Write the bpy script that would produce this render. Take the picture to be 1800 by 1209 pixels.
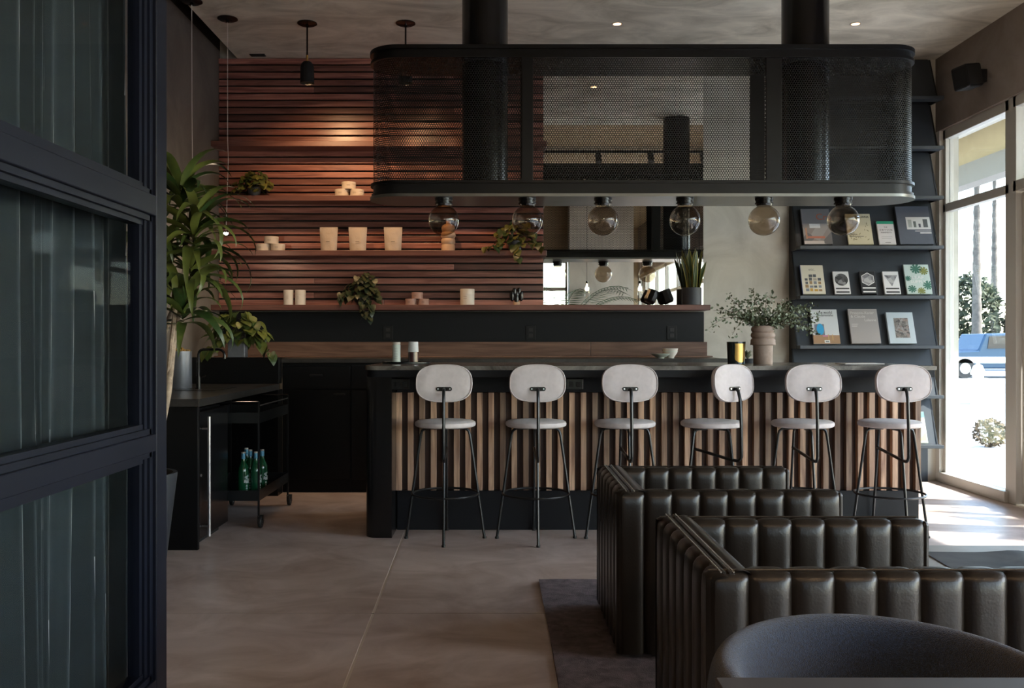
import bpy, bmesh, math, random
from math import sin, cos, pi, radians as R
from mathutils import Vector, Matrix, Euler
import numpy as np
random.seed(7)
S = bpy.context.scene
COL = S.collection
for o in list(bpy.data.objects): bpy.data.objects.remove(o)

# ------------------------------------------------------------------ camera
cam = bpy.data.cameras.new('camera'); cam.sensor_width = 36; cam.lens = 32.0
cam.shift_x = 20/1800; cam.shift_y = -4.5/1800; cam.clip_start = 0.05; cam.clip_end = 300
camo = bpy.data.objects.new('camera', cam); COL.objects.link(camo)
camo.location = (0, 0, 1.2); camo.rotation_euler = (R(90), 0, 0); S.camera = camo
def px(x, Y): return (x-880)*Y/1600
def pz(y, Y): return 1.2+(600-y)*Y/1600
# ------------------------------------------------------------------ world, sun, portals, exposure
W = bpy.data.worlds.new('sky'); S.world = W; W.use_nodes = True
nt = W.node_tree; nt.nodes.clear()
sky = nt.nodes.new('ShaderNodeTexSky'); sky.sky_type = 'NISHITA'; sky.sun_disc = False
sky.sun_elevation = R(40); sky.sun_rotation = R(100); sky.air_density = 1.0; sky.dust_density = 1.0; sky.ozone_density = 1.0
bg = nt.nodes.new('ShaderNodeBackground'); bg.inputs[1].default_value = 0.45
wo = nt.nodes.new('ShaderNodeOutputWorld')
nt.links.new(sky.outputs[0], bg.inputs[0]); nt.links.new(bg.outputs[0], wo.inputs[0])
sl = bpy.data.lights.new('sun', 'SUN'); sl.energy = 5.5; sl.angle = R(0.6); sl.color = (1, .96, .90)
so = bpy.data.objects.new('sun', sl); COL.objects.link(so)
so.rotation_euler = Vector((cos(R(40))*cos(R(-12)), cos(R(40))*sin(R(-12)), sin(R(40)))).to_track_quat('Z', 'Y').to_euler()
def portal(name, loc, rot, sx, sy):
    l = bpy.data.lights.new(name, 'AREA'); l.shape = 'RECTANGLE'; l.size = sx; l.size_y = sy; l.cycles.is_portal = True
    o = bpy.data.objects.new(name, l); COL.objects.link(o); o.location = loc; o.rotation_euler = rot
portal('sky_portal_right', (3.97, -.7, 1.5), (0, R(90), 0), 3.0, 17.1)
portal('sky_portal_rear', (.9, -4.25, 1.97), (R(-90), 0, pi), 1.2, 2.1)
S.view_settings.view_transform = 'Standard'; S.view_settings.look = 'None'
S.view_settings.gamma = 1.0; S.view_settings.use_curve_mapping = False
S.view_settings.exposure = 1.85
cy = S.cycles
cy.use_denoising = True; cy.max_bounces = 9; cy.diffuse_bounces = 5; cy.glossy_bounces = 5
cy.transparent_max_bounces = 24; cy.transmission_bounces = 6; cy.sample_clamp_indirect = 6.0
cy.caustics_reflective = False; cy.caustics_refractive = False

# ------------------------------------------------------------------ materials
def nmat(name):
    m = bpy.data.materials.new(name); m.use_nodes = True
    return m, m.node_tree, m.node_tree.nodes['Principled BSDF']
def mat(name, c, rough=.5, metal=0, vary=0, bump=0, bscale=60, spec=.5, coat=0, scale=6, sheen=0, rnd=0):
    m, t, b = nmat(name); N, L = t.nodes, t.links
    b.inputs['Base Color'].default_value = (*c, 1); b.inputs['Roughness'].default_value = rough
    b.inputs['Metallic'].default_value = metal; b.inputs['Specular IOR Level'].default_value = spec
    b.inputs['Coat Weight'].default_value = coat; b.inputs['Sheen Weight'].default_value = sheen
    tc = N.new('ShaderNodeTexCoord')
    src = None
    if vary:
        n = N.new('ShaderNodeTexNoise'); n.inputs['Scale'].default_value = scale; n.inputs['Detail'].default_value = 6
        n.inputs['Distortion'].default_value = .6; L.new(tc.outputs['Object'], n.inputs['Vector'])
        r = N.new('ShaderNodeValToRGB'); r.color_ramp.elements[0].position = .3; r.color_ramp.elements[1].position = .7
        r.color_ramp.elements[0].color = (*[v*(1-vary) for v in c], 1); r.color_ramp.elements[1].color = (*[min(1, v*(1+vary)) for v in c], 1)
        L.new(n.outputs['Fac'], r.inputs['Fac']); src = r.outputs['Color']
    if rnd:
        oi = N.new('ShaderNodeObjectInfo'); mr = N.new('ShaderNodeMapRange'); mr.inputs[3].default_value = 1-rnd; mr.inputs[4].default_value = 1+rnd
        L.new(oi.outputs['Random'], mr.inputs[0]); hs = N.new('ShaderNodeHueSaturation'); L.new(mr.outputs[0], hs.inputs['Value'])
        if src: L.new(src, hs.inputs['Color'])
        else: hs.inputs['Color'].default_value = (*c, 1)
        src = hs.outputs['Color']
    if src: L.new(src, b.inputs['Base Color'])
    if bump:
        n = N.new('ShaderNodeTexNoise'); n.inputs['Scale'].default_value = bscale; n.inputs['Detail'].default_value = 4
        L.new(tc.outputs['Object'], n.inputs['Vector'])
        bp = N.new('ShaderNodeBump'); bp.inputs['Strength'].default_value = bump; bp.inputs['Distance'].default_value = .01
        L.new(n.outputs['Fac'], bp.inputs['Height']); L.new(bp.outputs[0], b.inputs['Normal'])
    return m
def wood(name, axis, ca, cb, rough=.4, lo=.6, hi=1.35):
    m, t, b = nmat(name); N, L = t.nodes, t.links
    tc = N.new('ShaderNodeTexCoord'); oi = N.new('ShaderNodeObjectInfo')
    mul = N.new('ShaderNodeMath'); mul.operation = 'MULTIPLY'; mul.inputs[1].default_value = 37
    L.new(oi.outputs['Random'], mul.inputs[0])
    add = N.new('ShaderNodeVectorMath'); add.operation = 'ADD'; L.new(tc.outputs['Object'], add.inputs[0]); L.new(mul.outputs[0], add.inputs[1])
    mp = N.new('ShaderNodeMapping'); sc = [14, 14, 14]; sc[axis] = .9; mp.inputs['Scale'].default_value = sc
    L.new(add.outputs[0], mp.inputs['Vector'])
    n = N.new('ShaderNodeTexNoise'); n.inputs['Scale'].default_value = 1.6; n.inputs['Detail'].default_value = 8; n.inputs['Distortion'].default_value = 1.4
    L.new(mp.outputs[0], n.inputs['Vector'])
    r = N.new('ShaderNodeValToRGB'); e = r.color_ramp.elements
    e[0].position = .32; e[0].color = (*ca, 1); e[1].position = .68; e[1].color = (*cb, 1)
    L.new(n.outputs['Fac'], r.inputs['Fac'])
    mr = N.new('ShaderNodeMapRange'); mr.inputs[3].default_value = lo; mr.inputs[4].default_value = hi; L.new(oi.outputs['Random'], mr.inputs[0])
    hs = N.new('ShaderNodeHueSaturation'); L.new(mr.outputs[0], hs.inputs['Value']); L.new(r.outputs[0], hs.inputs['Color'])
    L.new(hs.outputs[0], b.inputs['Base Color']); b.inputs['Roughness'].default_value = rough
    bp = N.new('ShaderNodeBump'); bp.inputs['Strength'].default_value = .12; bp.inputs['Distance'].default_value = .003
    L.new(n.outputs['Fac'], bp.inputs['Height']); L.new(bp.outputs[0], b.inputs['Normal'])
    return m
def plaster(name, ca, cb, rough=.75, scale=1.6, stretch=(1, 1, 1), bump=.15):
    m, t, b = nmat(name); N, L = t.nodes, t.links
    tc = N.new('ShaderNodeTexCoord'); mp = N.new('ShaderNodeMapping'); mp.inputs['Scale'].default_value = stretch
    L.new(tc.outputs['Object'], mp.inputs['Vector'])
    n = N.new('ShaderNodeTexNoise'); n.inputs['Scale'].default_value = scale; n.inputs['Detail'].default_value = 9; n.inputs['Roughness'].default_value = .62; n.inputs['Distortion'].default_value = 1.1
    L.new(mp.outputs[0], n.inputs['Vector'])
    r = N.new('ShaderNodeValToRGB'); e = r.color_ramp.elements
    e[0].position = .3; e[0].color = (*ca, 1); e[1].position = .7; e[1].color = (*cb, 1)
    L.new(n.outputs['Fac'], r.inputs['Fac']); L.new(r.outputs[0], b.inputs['Base Color'])
    b.inputs['Roughness'].default_value = rough
    bp = N.new('ShaderNodeBump'); bp.inputs['Strength'].default_value = bump; bp.inputs['Distance'].default_value = .02
    L.new(n.outputs['Fac'], bp.inputs['Height']); L.new(bp.outputs[0], b.inputs['Normal'])
    return m
def thin_glass(name, tint, refl=.9, ior=1.45, rough=0.0, graz=.8):
    m = bpy.data.materials.new(name); m.use_nodes = True; t = m.node_tree; t.nodes.clear(); N, L = t.nodes, t.links
    tr = N.new('ShaderNodeBsdfTransparent'); tr.inputs[0].default_value = (*tint, 1)
    gl = N.new('ShaderNodeBsdfGlossy'); gl.inputs['Roughness'].default_value = rough; gl.inputs[0].default_value = (refl, refl, refl, 1)
    lw = N.new('ShaderNodeLayerWeight'); pw = N.new('ShaderNodeMath'); pw.operation = 'POWER'; pw.inputs[1].default_value = 4.0
    fr = N.new('ShaderNodeMath'); fr.operation = 'MULTIPLY_ADD'; fr.inputs[1].default_value = graz; fr.inputs[2].default_value = ((ior-1)/(ior+1))**2
    L.new(lw.outputs['Facing'], pw.inputs[0]); L.new(pw.outputs[0], fr.inputs[0])
    mx = N.new('ShaderNodeMixShader'); o = N.new('ShaderNodeOutputMaterial')
    L.new(fr.outputs[0], mx.inputs[0]); L.new(tr.outputs[0], mx.inputs[1]); L.new(gl.outputs[0], mx.inputs[2]); L.new(mx.outputs[0], o.inputs[0])
    return m
def emit(name, c, s):
    m, t, b = nmat(name); b.inputs['Emission Color'].default_value = (*c, 1); b.inputs['Emission Strength'].default_value = s
    b.inputs['Base Color'].default_value = (*c, 1)
    return m
def leafmat(name, c, edge, rough=.38):
    m, t, b = nmat(name); N, L = t.nodes, t.links
    oi = N.new('ShaderNodeObjectInfo'); tc = N.new('ShaderNodeTexCoord')
    n = N.new('ShaderNodeTexNoise'); n.inputs['Scale'].default_value = 14; L.new(tc.outputs['Object'], n.inputs['Vector'])
    ad = N.new('ShaderNodeMath'); ad.operation = 'ADD'; L.new(oi.outputs['Random'], ad.inputs[0]); L.new(n.outputs['Fac'], ad.inputs[1])
    r = N.new('ShaderNodeValToRGB'); r.color_ramp.elements[0].position = .35; r.color_ramp.elements[1].position = 1.0
    r.color_ramp.elements[0].color = (*c, 1); r.color_ramp.elements[1].color = (*edge, 1)
    hf = N.new('ShaderNodeMath'); hf.operation = 'MULTIPLY'; hf.inputs[1].default_value = .68; L.new(ad.outputs[0], hf.inputs[0])
    L.new(hf.outputs[0], r.inputs[0]); L.new(r.outputs[0], b.inputs['Base Color']); b.inputs['Roughness'].default_value = rough
    return m
def voro(name, cols, scale, rough=.6):
    m, t, b = nmat(name); N, L = t.nodes, t.links
    tc = N.new('ShaderNodeTexCoord'); v = N.new('ShaderNodeTexVoronoi'); v.inputs['Scale'].default_value = scale; L.new(tc.outputs['Object'], v.inputs['Vector'])
    sp = N.new('ShaderNodeSeparateColor'); L.new(v.outputs['Color'], sp.inputs[0])
    r = N.new('ShaderNodeValToRGB'); e = r.color_ramp.elements
    while len(e) < len(cols): e.new(.5)
    for i, c in enumerate(cols): e[i].position = i/(len(cols)-1); e[i].color = (*c, 1)
    L.new(sp.outputs[0], r.inputs[0]); L.new(r.outputs[0], b.inputs['Base Color']); b.inputs['Roughness'].default_value = rough
    return m

M = dict(
 floor=plaster('polished_concrete', (.40, .30, .252), (.72, .61, .565), .38, 2.1, (1, 1.3, 1), .012),
 joint_light=mat('joint_sealant', (.75, .68, .60), .8), joint_dark=mat('dark_joint_filler', (.05, .045, .04), .9),  # pale sealant and dark filler for the floor joints
 ceil=plaster('ceiling_plaster', (.42, .385, .315), (.86, .81, .70), .8, 1.7, (1, 2.0, 1), .2),
 wallp=plaster('grey_plaster', (.45, .43, .37), (.66, .64, .57), .75, 1.7),
 wallbrown=plaster('brown_plaster', (.085, .068, .055), (.15, .125, .105), .8, 1.8), wallright=plaster('brown_plaster_pale', (.20, .165, .14), (.33, .28, .25), .8, 1.8),  # brown plaster in a darker tone at left, a paler one at right
 concrete=plaster('board_concrete', (.38, .37, .33), (.58, .56, .50), .8, 1.2, (1, 1, .3)),
 tan=mat('tan_paint', (.27, .21, .135), .8, vary=.1), black=mat('black_paint', (.008, .008, .009), .55, spec=.3),
 void=mat('black_plenum', (.006, .006, .006), .9),
 steel=mat('black_steel', (.006, .007, .008), .35, .0, spec=.5), steelgloss=mat('gloss_black_steel', (.005, .005, .006), .22, spec=.45),
 bluesteel=mat('blue_black_steel', (.005, .0065, .013), .40, spec=.22, vary=.25, scale=3),
 hood=mat('hood_metal', (.005, .005, .0055), .36, 0, spec=.3), hoodmesh=mat('perforated_metal', (.004, .004, .0045), .38, 0, spec=.3),
 plate=mat('brushed_dark_plate', (.20, .20, .19), .3, .85, vary=.15, scale=3),
 cab=mat('black_cabinet', (.004, .004, .0045), .5, spec=.2), cabgloss=mat('black_laminate', (.004, .004, .0045), .35, spec=.25),
 panel=mat('black_wall_panel', (.0065, .0075, .010), .5, spec=.25), rack=mat('charcoal_steel', (.042, .050, .060), .45, .1, vary=.08),
 stone=plaster('dark_veined_stone', (.022, .02, .018), (.22, .20, .175), .22, 5, (1, 3, 1), .02),
 darktop=mat('black_stone_top', (.03, .028, .027), .28, vary=.3, scale=20),
 walnutX=wood('walnut_slat', 0, (.145, .050, .042), (.42, .185, .145), .33, .40, 1.35),
 walnutS=wood('walnut_shelf', 0, (.085, .033, .028), (.18, .078, .062), .42, .8, 1.1),
 walnutB=wood('walnut_board', 0, (.085, .040, .027), (.18, .095, .064), .45, .75, 1.3),
 walnutZ=wood('walnut_bar_slat', 2, (.20, .11, .072), (.55, .36, .24), .45, .45, 1.5),
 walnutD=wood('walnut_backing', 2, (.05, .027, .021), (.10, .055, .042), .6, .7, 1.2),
 alu=mat('anodised_aluminium', (.62, .60, .55), .5, .2), chrome=mat('brushed_steel', (.62, .64, .66), .28, 1),
 mirror=mat('mirror', (.86, .87, .85), .0, 1), glass=thin_glass('window_glass', (.93, .95, .94)), dglass=thin_glass('partition_glass', (.93, .95, .95), .9, 1.1, 0, .025),
 smoke=thin_glass('smoked_glass', (.66, .58, .49), .9, 1.6), clear=thin_glass('clear_lamp_glass', (.9, .88, .85)),
 fabric=mat('pale_grey_fabric', (.60, .545, .545), .85, vary=.06, bump=.25, bscale=700, scale=30, sheen=.2),
 leather=mat('black_brown_leather', (.0165, .0125, .0095), .30, vary=.2, bump=.07, bscale=160, spec=.42), stitch=mat('leather_stitch', (.26, .23, .19), .7),
 boucle=mat('blue_grey_boucle', (.012, .029, .066), .95, vary=.75, bump=.8, bscale=620, scale=230, sheen=.3),
 curtain=mat('dark_green_velvet', (.016, .027, .033), .8, sheen=.45, vary=.12), rug=mat('plum_rug', (.19, .15, .165), .95, vary=.35, bump=.8, bscale=240, scale=22),
 table=mat('grey_table_top', (.060, .058, .062), .5, vary=.1), white=mat('matt_white', (.62, .57, .52), .6), paper=mat('paper', (.75, .74, .72), .6),
 cream=mat('cream_card', (.54, .46, .38), .6, vary=.05), kraft=mat('kraft_pouch', (.42, .35, .29), .5, vary=.06, bump=.3, bscale=30), pink=mat('rose_card', (.36, .22, .19), .6),
 line=mat('label_print', (.12, .10, .09), .6), claywood=mat('turned_beech', (.50, .33, .22), .5, vary=.12, scale=12),
 clay=mat('ribbed_clay', (.36, .27, .225), .75, vary=.12, scale=25, bump=.2), zinc=mat('zinc', (.20, .21, .24), .42, .55, vary=.2), moss=mat('dry_moss', (.33, .19, .05), .95, vary=.5, bump=1, bscale=120, scale=60),
 potgrey=mat('charcoal_planter', (.030, .034, .042), .55, vary=.12), bark=mat('pale_bark', (.36, .28, .21), .85, vary=.3, bump=.6, bscale=60, scale=20),
 soil=mat('soil', (.03, .02, .015), .95), gold=mat('gold_foil', (.62, .40, .12), .32, .9, vary=.12), greenblk=mat('dark_candle_glass', (.010, .02, .022), .12, spec=.8),
 bottle=mat('green_bottle_glass', (.010, .085, .035), .1, spec=.8), bluecap=mat('blue_foil', (.10, .33, .50), .4, .2),
 frost=mat('frosted_plastic', (.55, .55, .57), .5), liquid=mat('plum_drink', (.05, .018, .022), .15), mint=mat('mint_can', (.52, .58, .55), .45),
 ceramic=mat('celadon_ceramic', (.52, .56, .50), .35), rubber=mat('black_rubber', (.015, .015, .015), .6),
 dleaf=leafmat('dracaena_leaf', (.022, .05, .012), (.12, .14, .028)), pleaf=leafmat('pothos_leaf', (.018, .04, .010), (.13, .125, .03)), vleaf=leafmat('vine_leaf', (.008, .02, .012), (.055, .06, .025)),
 sleaf=mat('snake_leaf', (.055, .085, .035), .4, vary=.4, scale=9), sedge=mat('snake_leaf_edge', (.35, .30, .07), .5),
 eleaf=leafmat('branch_leaf', (.10, .13, .075), (.42, .46, .32), .5), twig=mat('twig', (.10, .065, .035), .8), palmleaf=mat('palm_leaf', (.02, .055, .02), .45, vary=.2),
 asphalt=mat('asphalt', (.30, .305, .31), .9, vary=.08), walk=mat('pavement', (.56, .56, .56), .9, vary=.08), kerb=mat('kerb', (.5, .49, .46), .9),
 stucco=mat('tan_stucco', (.50, .40, .24), .9, vary=.05), stuccog=mat('grey_stucco', (.30, .28, .25), .9), soffit=mat('white_soffit', (.78, .78, .76), .8),
 hedge=mat('hedge_leaf', (.045, .055, .022), .8, rnd=.35), hedge2=mat('dry_leaf', (.10, .07, .035), .8, vary=.4), trunk=mat('palm_trunk', (.13, .11, .09), .9, vary=.3, bump=.8, bscale=9, scale=5),
 carblue=mat('blue_car_paint', (.03, .065, .11), .25, .3), carwin=mat('dark_car_glass', (.02, .025, .03), .08), hydrant=mat('hydrant_paint', (.75, .74, .68), .6),
 bulb=emit('warm_bulb', (1, .62, .28), 2), bulbs=emit('warm_filament', (1, .66, .36), 25), led=emit('downlight_led', (1, .84, .62), .35), puck=emit('puck_led', (1, .82, .62), 30),
)

# ------------------------------------------------------------------ mesh builder
class MB:
    def __init__(s): s.v = []; s.f = []
    def add(s, vs, fs):
        n = len(s.v); s.v += [tuple(v) for v in vs]; s.f += [tuple(i+n for i in f) for f in fs]; return s
    def box(s, x0, x1, y0, y1, z0, z1, m=None):
        vs = [Vector(p) for p in ((x0,y0,z0),(x1,y0,z0),(x1,y1,z0),(x0,y1,z0),(x0,y0,z1),(x1,y0,z1),(x1,y1,z1),(x0,y1,z1))]
        if m: vs = [m @ v for v in vs]
        return s.add(vs, [(0,3,2,1),(4,5,6,7),(0,1,5,4),(1,2,6,5),(2,3,7,6),(3,0,4,7)])
    def lathe(s, prof, c=(0,0,0), seg=24, m=None):
        vs = []; fs = []; n = len(prof)
        for i in range(seg):
            a = 2*pi*i/seg
            for r, z in prof:
                p = Vector((r*cos(a), r*sin(a), z))
                vs.append((m @ p if m else p) + Vector(c))
        for i in range(seg):
            j = (i+1) % seg
            for k in range(n-1): fs.append((i*n+k, j*n+k, j*n+k+1, i*n+k+1))
        if prof[0][0] > 1e-6: fs.append(tuple(reversed([i*n for i in range(seg)])))
        if prof[-1][0] > 1e-6: fs.append(tuple(i*n+n-1 for i in range(seg)))
        return s.add(vs, fs)
    def cyl(s, a, b, r, seg=12, r2=None):
        a = Vector(a); b = Vector(b); q = (b-a).to_track_quat('Z', 'Y').to_matrix(); h = (b-a).length
        return s.lathe([(r, 0), (r if r2 is None else r2, h)], a, seg, q)
    def tube(s, pts, r, seg=8, closed=False):
        pts = [Vector(p) for p in pts]; n = len(pts); vs = []; fs = []
        up = None
        rr = r if isinstance(r, (list, tuple)) else [r]*n
        for i, p in enumerate(pts):
            if closed: t = (pts[(i+1) % n]-pts[i-1])
            else: t = pts[min(i+1, n-1)]-pts[max(i-1, 0)]
            t.normalize()
            if up is None: up = Vector((0,0,1)) if abs(t.z) < .9 else Vector((1,0,0))
            x = t.cross(up).normalized(); y = x.cross(t); up = y
            for k in range(seg):
                a = 2*pi*k/seg; vs.append(p + (x*cos(a)+y*sin(a))*rr[i])
        for i in range(n if closed else n-1):
            j = (i+1) % n
            for k in range(seg):
                l = (k+1) % seg; fs.append((i*seg+k, i*seg+l, j*seg+l, j*seg+k))
        if not closed:
            fs.append(tuple(range(seg-1, -1, -1))); fs.append(tuple((n-1)*seg+k for k in range(seg)))
        return s.add(vs, fs)
    def prism(s, poly, z0, z1, m=None):
        n = len(poly)
        vs = [Vector((p[0], p[1], z0)) for p in poly]+[Vector((p[0], p[1], z1)) for p in poly]
        if m: vs = [m @ v for v in vs]
        return s.add(vs, [tuple(range(n-1, -1, -1)), tuple(range(n, 2*n))]+[(i, (i+1) % n, n+(i+1) % n, n+i) for i in range(n)])
    def grid(s, nu, nv, fn):
        vs = [fn(i/nu, j/nv) for i in range(nu+1) for j in range(nv+1)]
        return s.add(vs, [(i*(nv+1)+j, (i+1)*(nv+1)+j, (i+1)*(nv+1)+j+1, i*(nv+1)+j+1) for i in range(nu) for j in range(nv)])
    def mesh(s, name, mt, smooth=False):
        me = bpy.data.meshes.new(name); me.from_pydata(s.v, [], s.f); me.validate(); me.update()
        bm = bmesh.new(); bm.from_mesh(me); bmesh.ops.recalc_face_normals(bm, faces=bm.faces); bm.to_mesh(me); bm.free()
        if smooth:
            me.polygons.foreach_set('use_smooth', [True]*len(me.polygons)); me.set_sharp_from_angle(angle=R(42))
        me.materials.append(mt); return me
    def build(s, name, mt, parent=None, smooth=False, bevel=0, loc=None):
        return inst(name, s.mesh(name, M[mt] if isinstance(mt, str) else mt, smooth), parent, bevel, loc)
def inst(name, me, parent=None, bevel=0, loc=None, rot=None, scale=None):
    o = bpy.data.objects.new(name, me); COL.objects.link(o)
    if parent: o.parent = parent
    if loc is not None: o.location = loc
    if rot is not None: o.rotation_euler = rot
    if scale is not None: o.scale = scale if hasattr(scale, '__len__') else (scale,)*3
    if bevel:
        b = o.modifiers.new('bevel', 'BEVEL'); b.width = bevel; b.segments = 2; b.limit_method = 'ANGLE'; b.angle_limit = R(40)
    return o
def tag(o, label, cat, group=None, kind=None):
    o['label'] = label; o['category'] = cat
    if group: o['group'] = group
    if kind: o['kind'] = kind
    return o
def thing(name, label, cat, loc=(0,0,0), rz=0, group=None, kind=None):
    o = bpy.data.objects.new(name, None); COL.objects.link(o); o.location = loc; o.rotation_euler = (0,0,rz); o.empty_display_size = .1
    return tag(o, label, cat, group, kind)
def struct(name, mb, mt, label, cat, **k): return tag(mb.build(name, mt, None, **k), label, cat, kind='structure')
def sstruct(name, label, cat): return thing(name, label, cat, kind='structure')
def rrect(x0, x1, y0, y1, r, seg=8, corners=(1,1,1,1)):
    out = []
    for (cx, cy, a0, on) in ((x1-r, y0+r, -90, corners[1]), (x1-r, y1-r, 0, corners[2]), (x0+r, y1-r, 90, corners[3]), (x0+r, y0+r, 180, corners[0])):
        if on: out += [(cx+r*cos(R(a0+90*k/seg)), cy+r*sin(R(a0+90*k/seg))) for k in range(seg+1)]
        else:
            q = {-90: (x1, y0), 0: (x1, y1), 90: (x0, y1), 180: (x0, y0)}[a0]; out.append(q)
    return out
def text(parent, name, body, size, loc, mt, align='LEFT', rot=(R(90), 0, 0), sx=1.0):
    c = bpy.data.curves.new(name, 'FONT'); c.body = body; c.size = size; c.align_x = align; c.extrude = .0003; c.resolution_u = 2
    c.materials.append(M[mt] if isinstance(mt, str) else mt)
    t = bpy.data.objects.new(name, c); COL.objects.link(t); me = bpy.data.meshes.new_from_object(t); bpy.data.objects.remove(t); bpy.data.curves.remove(c)
    o = bpy.data.objects.new(name, me); COL.objects.link(o); o.parent = parent; o.location = loc; o.rotation_euler = rot; o.scale = (sx, 1, 1)
    return o
def lamp(name, kind, loc, energy, color, parent=None, size=.03, spot=None, blend=.6, rot=(0,0,0)):
    l = bpy.data.lights.new(name, kind); l.energy = energy; l.color = color; l.shadow_soft_size = size
    if spot: l.spot_size = R(spot); l.spot_blend = blend
    o = bpy.data.objects.new(name, l); COL.objects.link(o); o.location = loc; o.rotation_euler = rot
    if parent: o.parent = parent
    return o

# ================================================================== STRUCTURE
XL, XR, YB, ZC = -2.42, 3.75, 7.85, 3.63
fl = struct('floor', MB().box(XL-.2, XR+.2, -9.3, YB+.2, -.2, -.002), 'joint_light', 'polished grey-brown concrete floor with a long saw-cut joint', 'floor')
jx = lambda y: -.605+(5.8-y)*(.063/2.65)
for (ya, yb) in ((-9.2, 4.018), (4.024, YB)):
    MB().prism([(XL, ya), (jx(ya)-.006, ya), (jx(yb)-.006, yb), (XL, yb)], -.05, 0).build('slab', 'floor', fl)
    MB().prism([(jx(ya)+.006, ya), (XR, ya), (XR, yb), (jx(yb)+.006, yb)], -.05, 0).build('slab', 'floor', fl)
MB().box(XL, XR, 4.018, 4.024, -.05, -.0015).build('joint_strip', 'joint_dark', fl)
struct('ceiling', MB().box(-2.26, XR, 5.45, YB, ZC, ZC+.12), 'ceil', 'mottled grey plaster ceiling panel above the bar', 'ceiling')
struct('ceiling_upper', MB().box(XL-.2, XR+.2, -9.3, 5.45, 4.3, 4.45), 'tan', 'high tan ceiling deck seen in the mirror', 'ceiling')
struct('ceiling_plenum', MB().box(XL-.2, XR+.2, 5.45, YB+.2, 4.3, 4.45), 'void', 'black void above the plaster ceiling edge', 'ceiling')
struct('wall_back', MB().box(XL-.2, XR+.2, YB, YB+.2, 0, 4.3), 'wallp', 'pale mottled plaster wall behind the bar', 'wall')
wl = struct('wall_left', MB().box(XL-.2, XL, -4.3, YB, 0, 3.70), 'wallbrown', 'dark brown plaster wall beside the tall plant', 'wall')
MB().box(XL-.2, XL, -4.3, YB, 3.70, 4.3).build('reveal_band', 'void', wl)
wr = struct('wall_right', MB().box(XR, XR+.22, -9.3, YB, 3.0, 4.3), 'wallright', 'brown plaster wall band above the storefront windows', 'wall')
MB().box(XR, XR+.11, 7.78, YB, 0, 3.0).build('jamb', 'alu', wr)
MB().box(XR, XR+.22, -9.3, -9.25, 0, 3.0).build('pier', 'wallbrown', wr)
# rear wall with two windows and a concrete pier (seen in the mirror)
rw = struct('wall_rear', MB().box(XL, .35, -4.2, -4.0, 0, 4.3).box(.35, 1.5, -4.2, -4.0, 3.0, 4.3).box(.35, 1.5, -4.2, -4.0, 0, .95).box(1.5, 2.7, -4.2, -4.0, 0, 4.3).box(2.5, 2.7, -9.2, -4.2, 0, 4.3).box(2.5, XR, -9.3, -9.2, 0, 4.3), 'tan', 'tan rear wall seen only in the mirror', 'wall')
tag(MB().box(1.45, 2.8, -3.98, -3.5, 0, 4.3).build('concrete_pier', 'concrete'), 'broad board-marked concrete pier reflected in the mirror', 'pier', kind='structure')
for i, (a, b) in enumerate(((.35, 1.45),)):
    w = sstruct(f'window_{20+i}', ('rear window beside the potted palm, seen in the mirror', 'rear window at the corner beyond the concrete pier, seen in the mirror')[i], 'window')
    MB().box(a, a+.05, -4.15, -4.05, .95, 3).box(b-.05, b, -4.15, -4.05, .95, 3).box(a, b, -4.15, -4.05, 2.9, 3).box(a, b, -4.15, -4.05, .95, 1.02).box(a, b, -4.15, -4.05, 2.3, 2.37).build('window_frame', 'alu', w)
    MB().box(a+.05, b-.05, -4.105, -4.095, 1.02, 2.3).build('pane', 'glass', w); MB().box(a+.05, b-.05, -4.105, -4.095, 2.37, 2.9).build('pane', 'glass', w)
# storefront windows on the right
def rwin(n, y0, y1, label):
    w = sstruct(f'window_{n}', label, 'window')
    xa, xb = XR+.03, XR+.10
    f = MB().box(xa, xb, y1-.045, y1, 0, 3.0).box(xa, xb, y0, y0+.06, 0, 3.0).box(xa, xb, y0, y1, 2.92, 3.0).box(xa, xb, y0, y1, 2.30, 2.37).box(XR-.01, xb, y0, y1, 0, .085)
    f.build('window_frame', 'alu', w, bevel=.004)
    MB().box(XR+.062, XR+.070, y0+.06, y1-.045, .085, 2.30).build('pane', 'glass', w)
    MB().box(XR+.062, XR+.070, y0+.06, y1-.045, 2.37, 2.92).build('pane', 'glass', w)
rwin(1, 6.76, 7.78, 'narrow storefront window in the corner beside the magazine rack')
dr = sstruct('door_1', 'glazed aluminium entrance door next to the corner window', 'door')
MB().box(XR+.02, XR+.16, 6.66, 6.76, 0, 3.0).box(XR+.02, XR+.16, 5.58, 5.68, 0, 3.0).box(XR+.02, XR+.16, 5.6, 6.7, 2.30, 2.38).box(XR+.02, XR+.16, 5.6, 6.7, 2.92, 3.0).build('door_frame', 'alu', dr, bevel=.004)
MB().box(XR+.06, XR+.11, 6.55, 6.65, .01, 2.29).build('stile', 'alu', dr, bevel=.004); MB().box(XR+.06, XR+.11, 5.69, 5.79, .01, 2.29).build('stile', 'alu', dr, bevel=.004)
MB().box(XR+.06, XR+.11, 5.79, 6.55, .01, .26).build('bottom_rail', 'alu', dr, bevel=.004); MB().box(XR+.06, XR+.11, 5.79, 6.55, 2.19, 2.29).build('top_rail', 'alu', dr, bevel=.004)
MB().box(XR+.08, XR+.088, 5.79, 6.55, .26, 2.19).build('pane', 'glass', dr); MB().box(XR+.08, XR+.088, 5.68, 6.66, 2.38, 2.92).build('pane', 'glass', dr)
ys = [5.58-1.35*k for k in range(12)]
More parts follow.
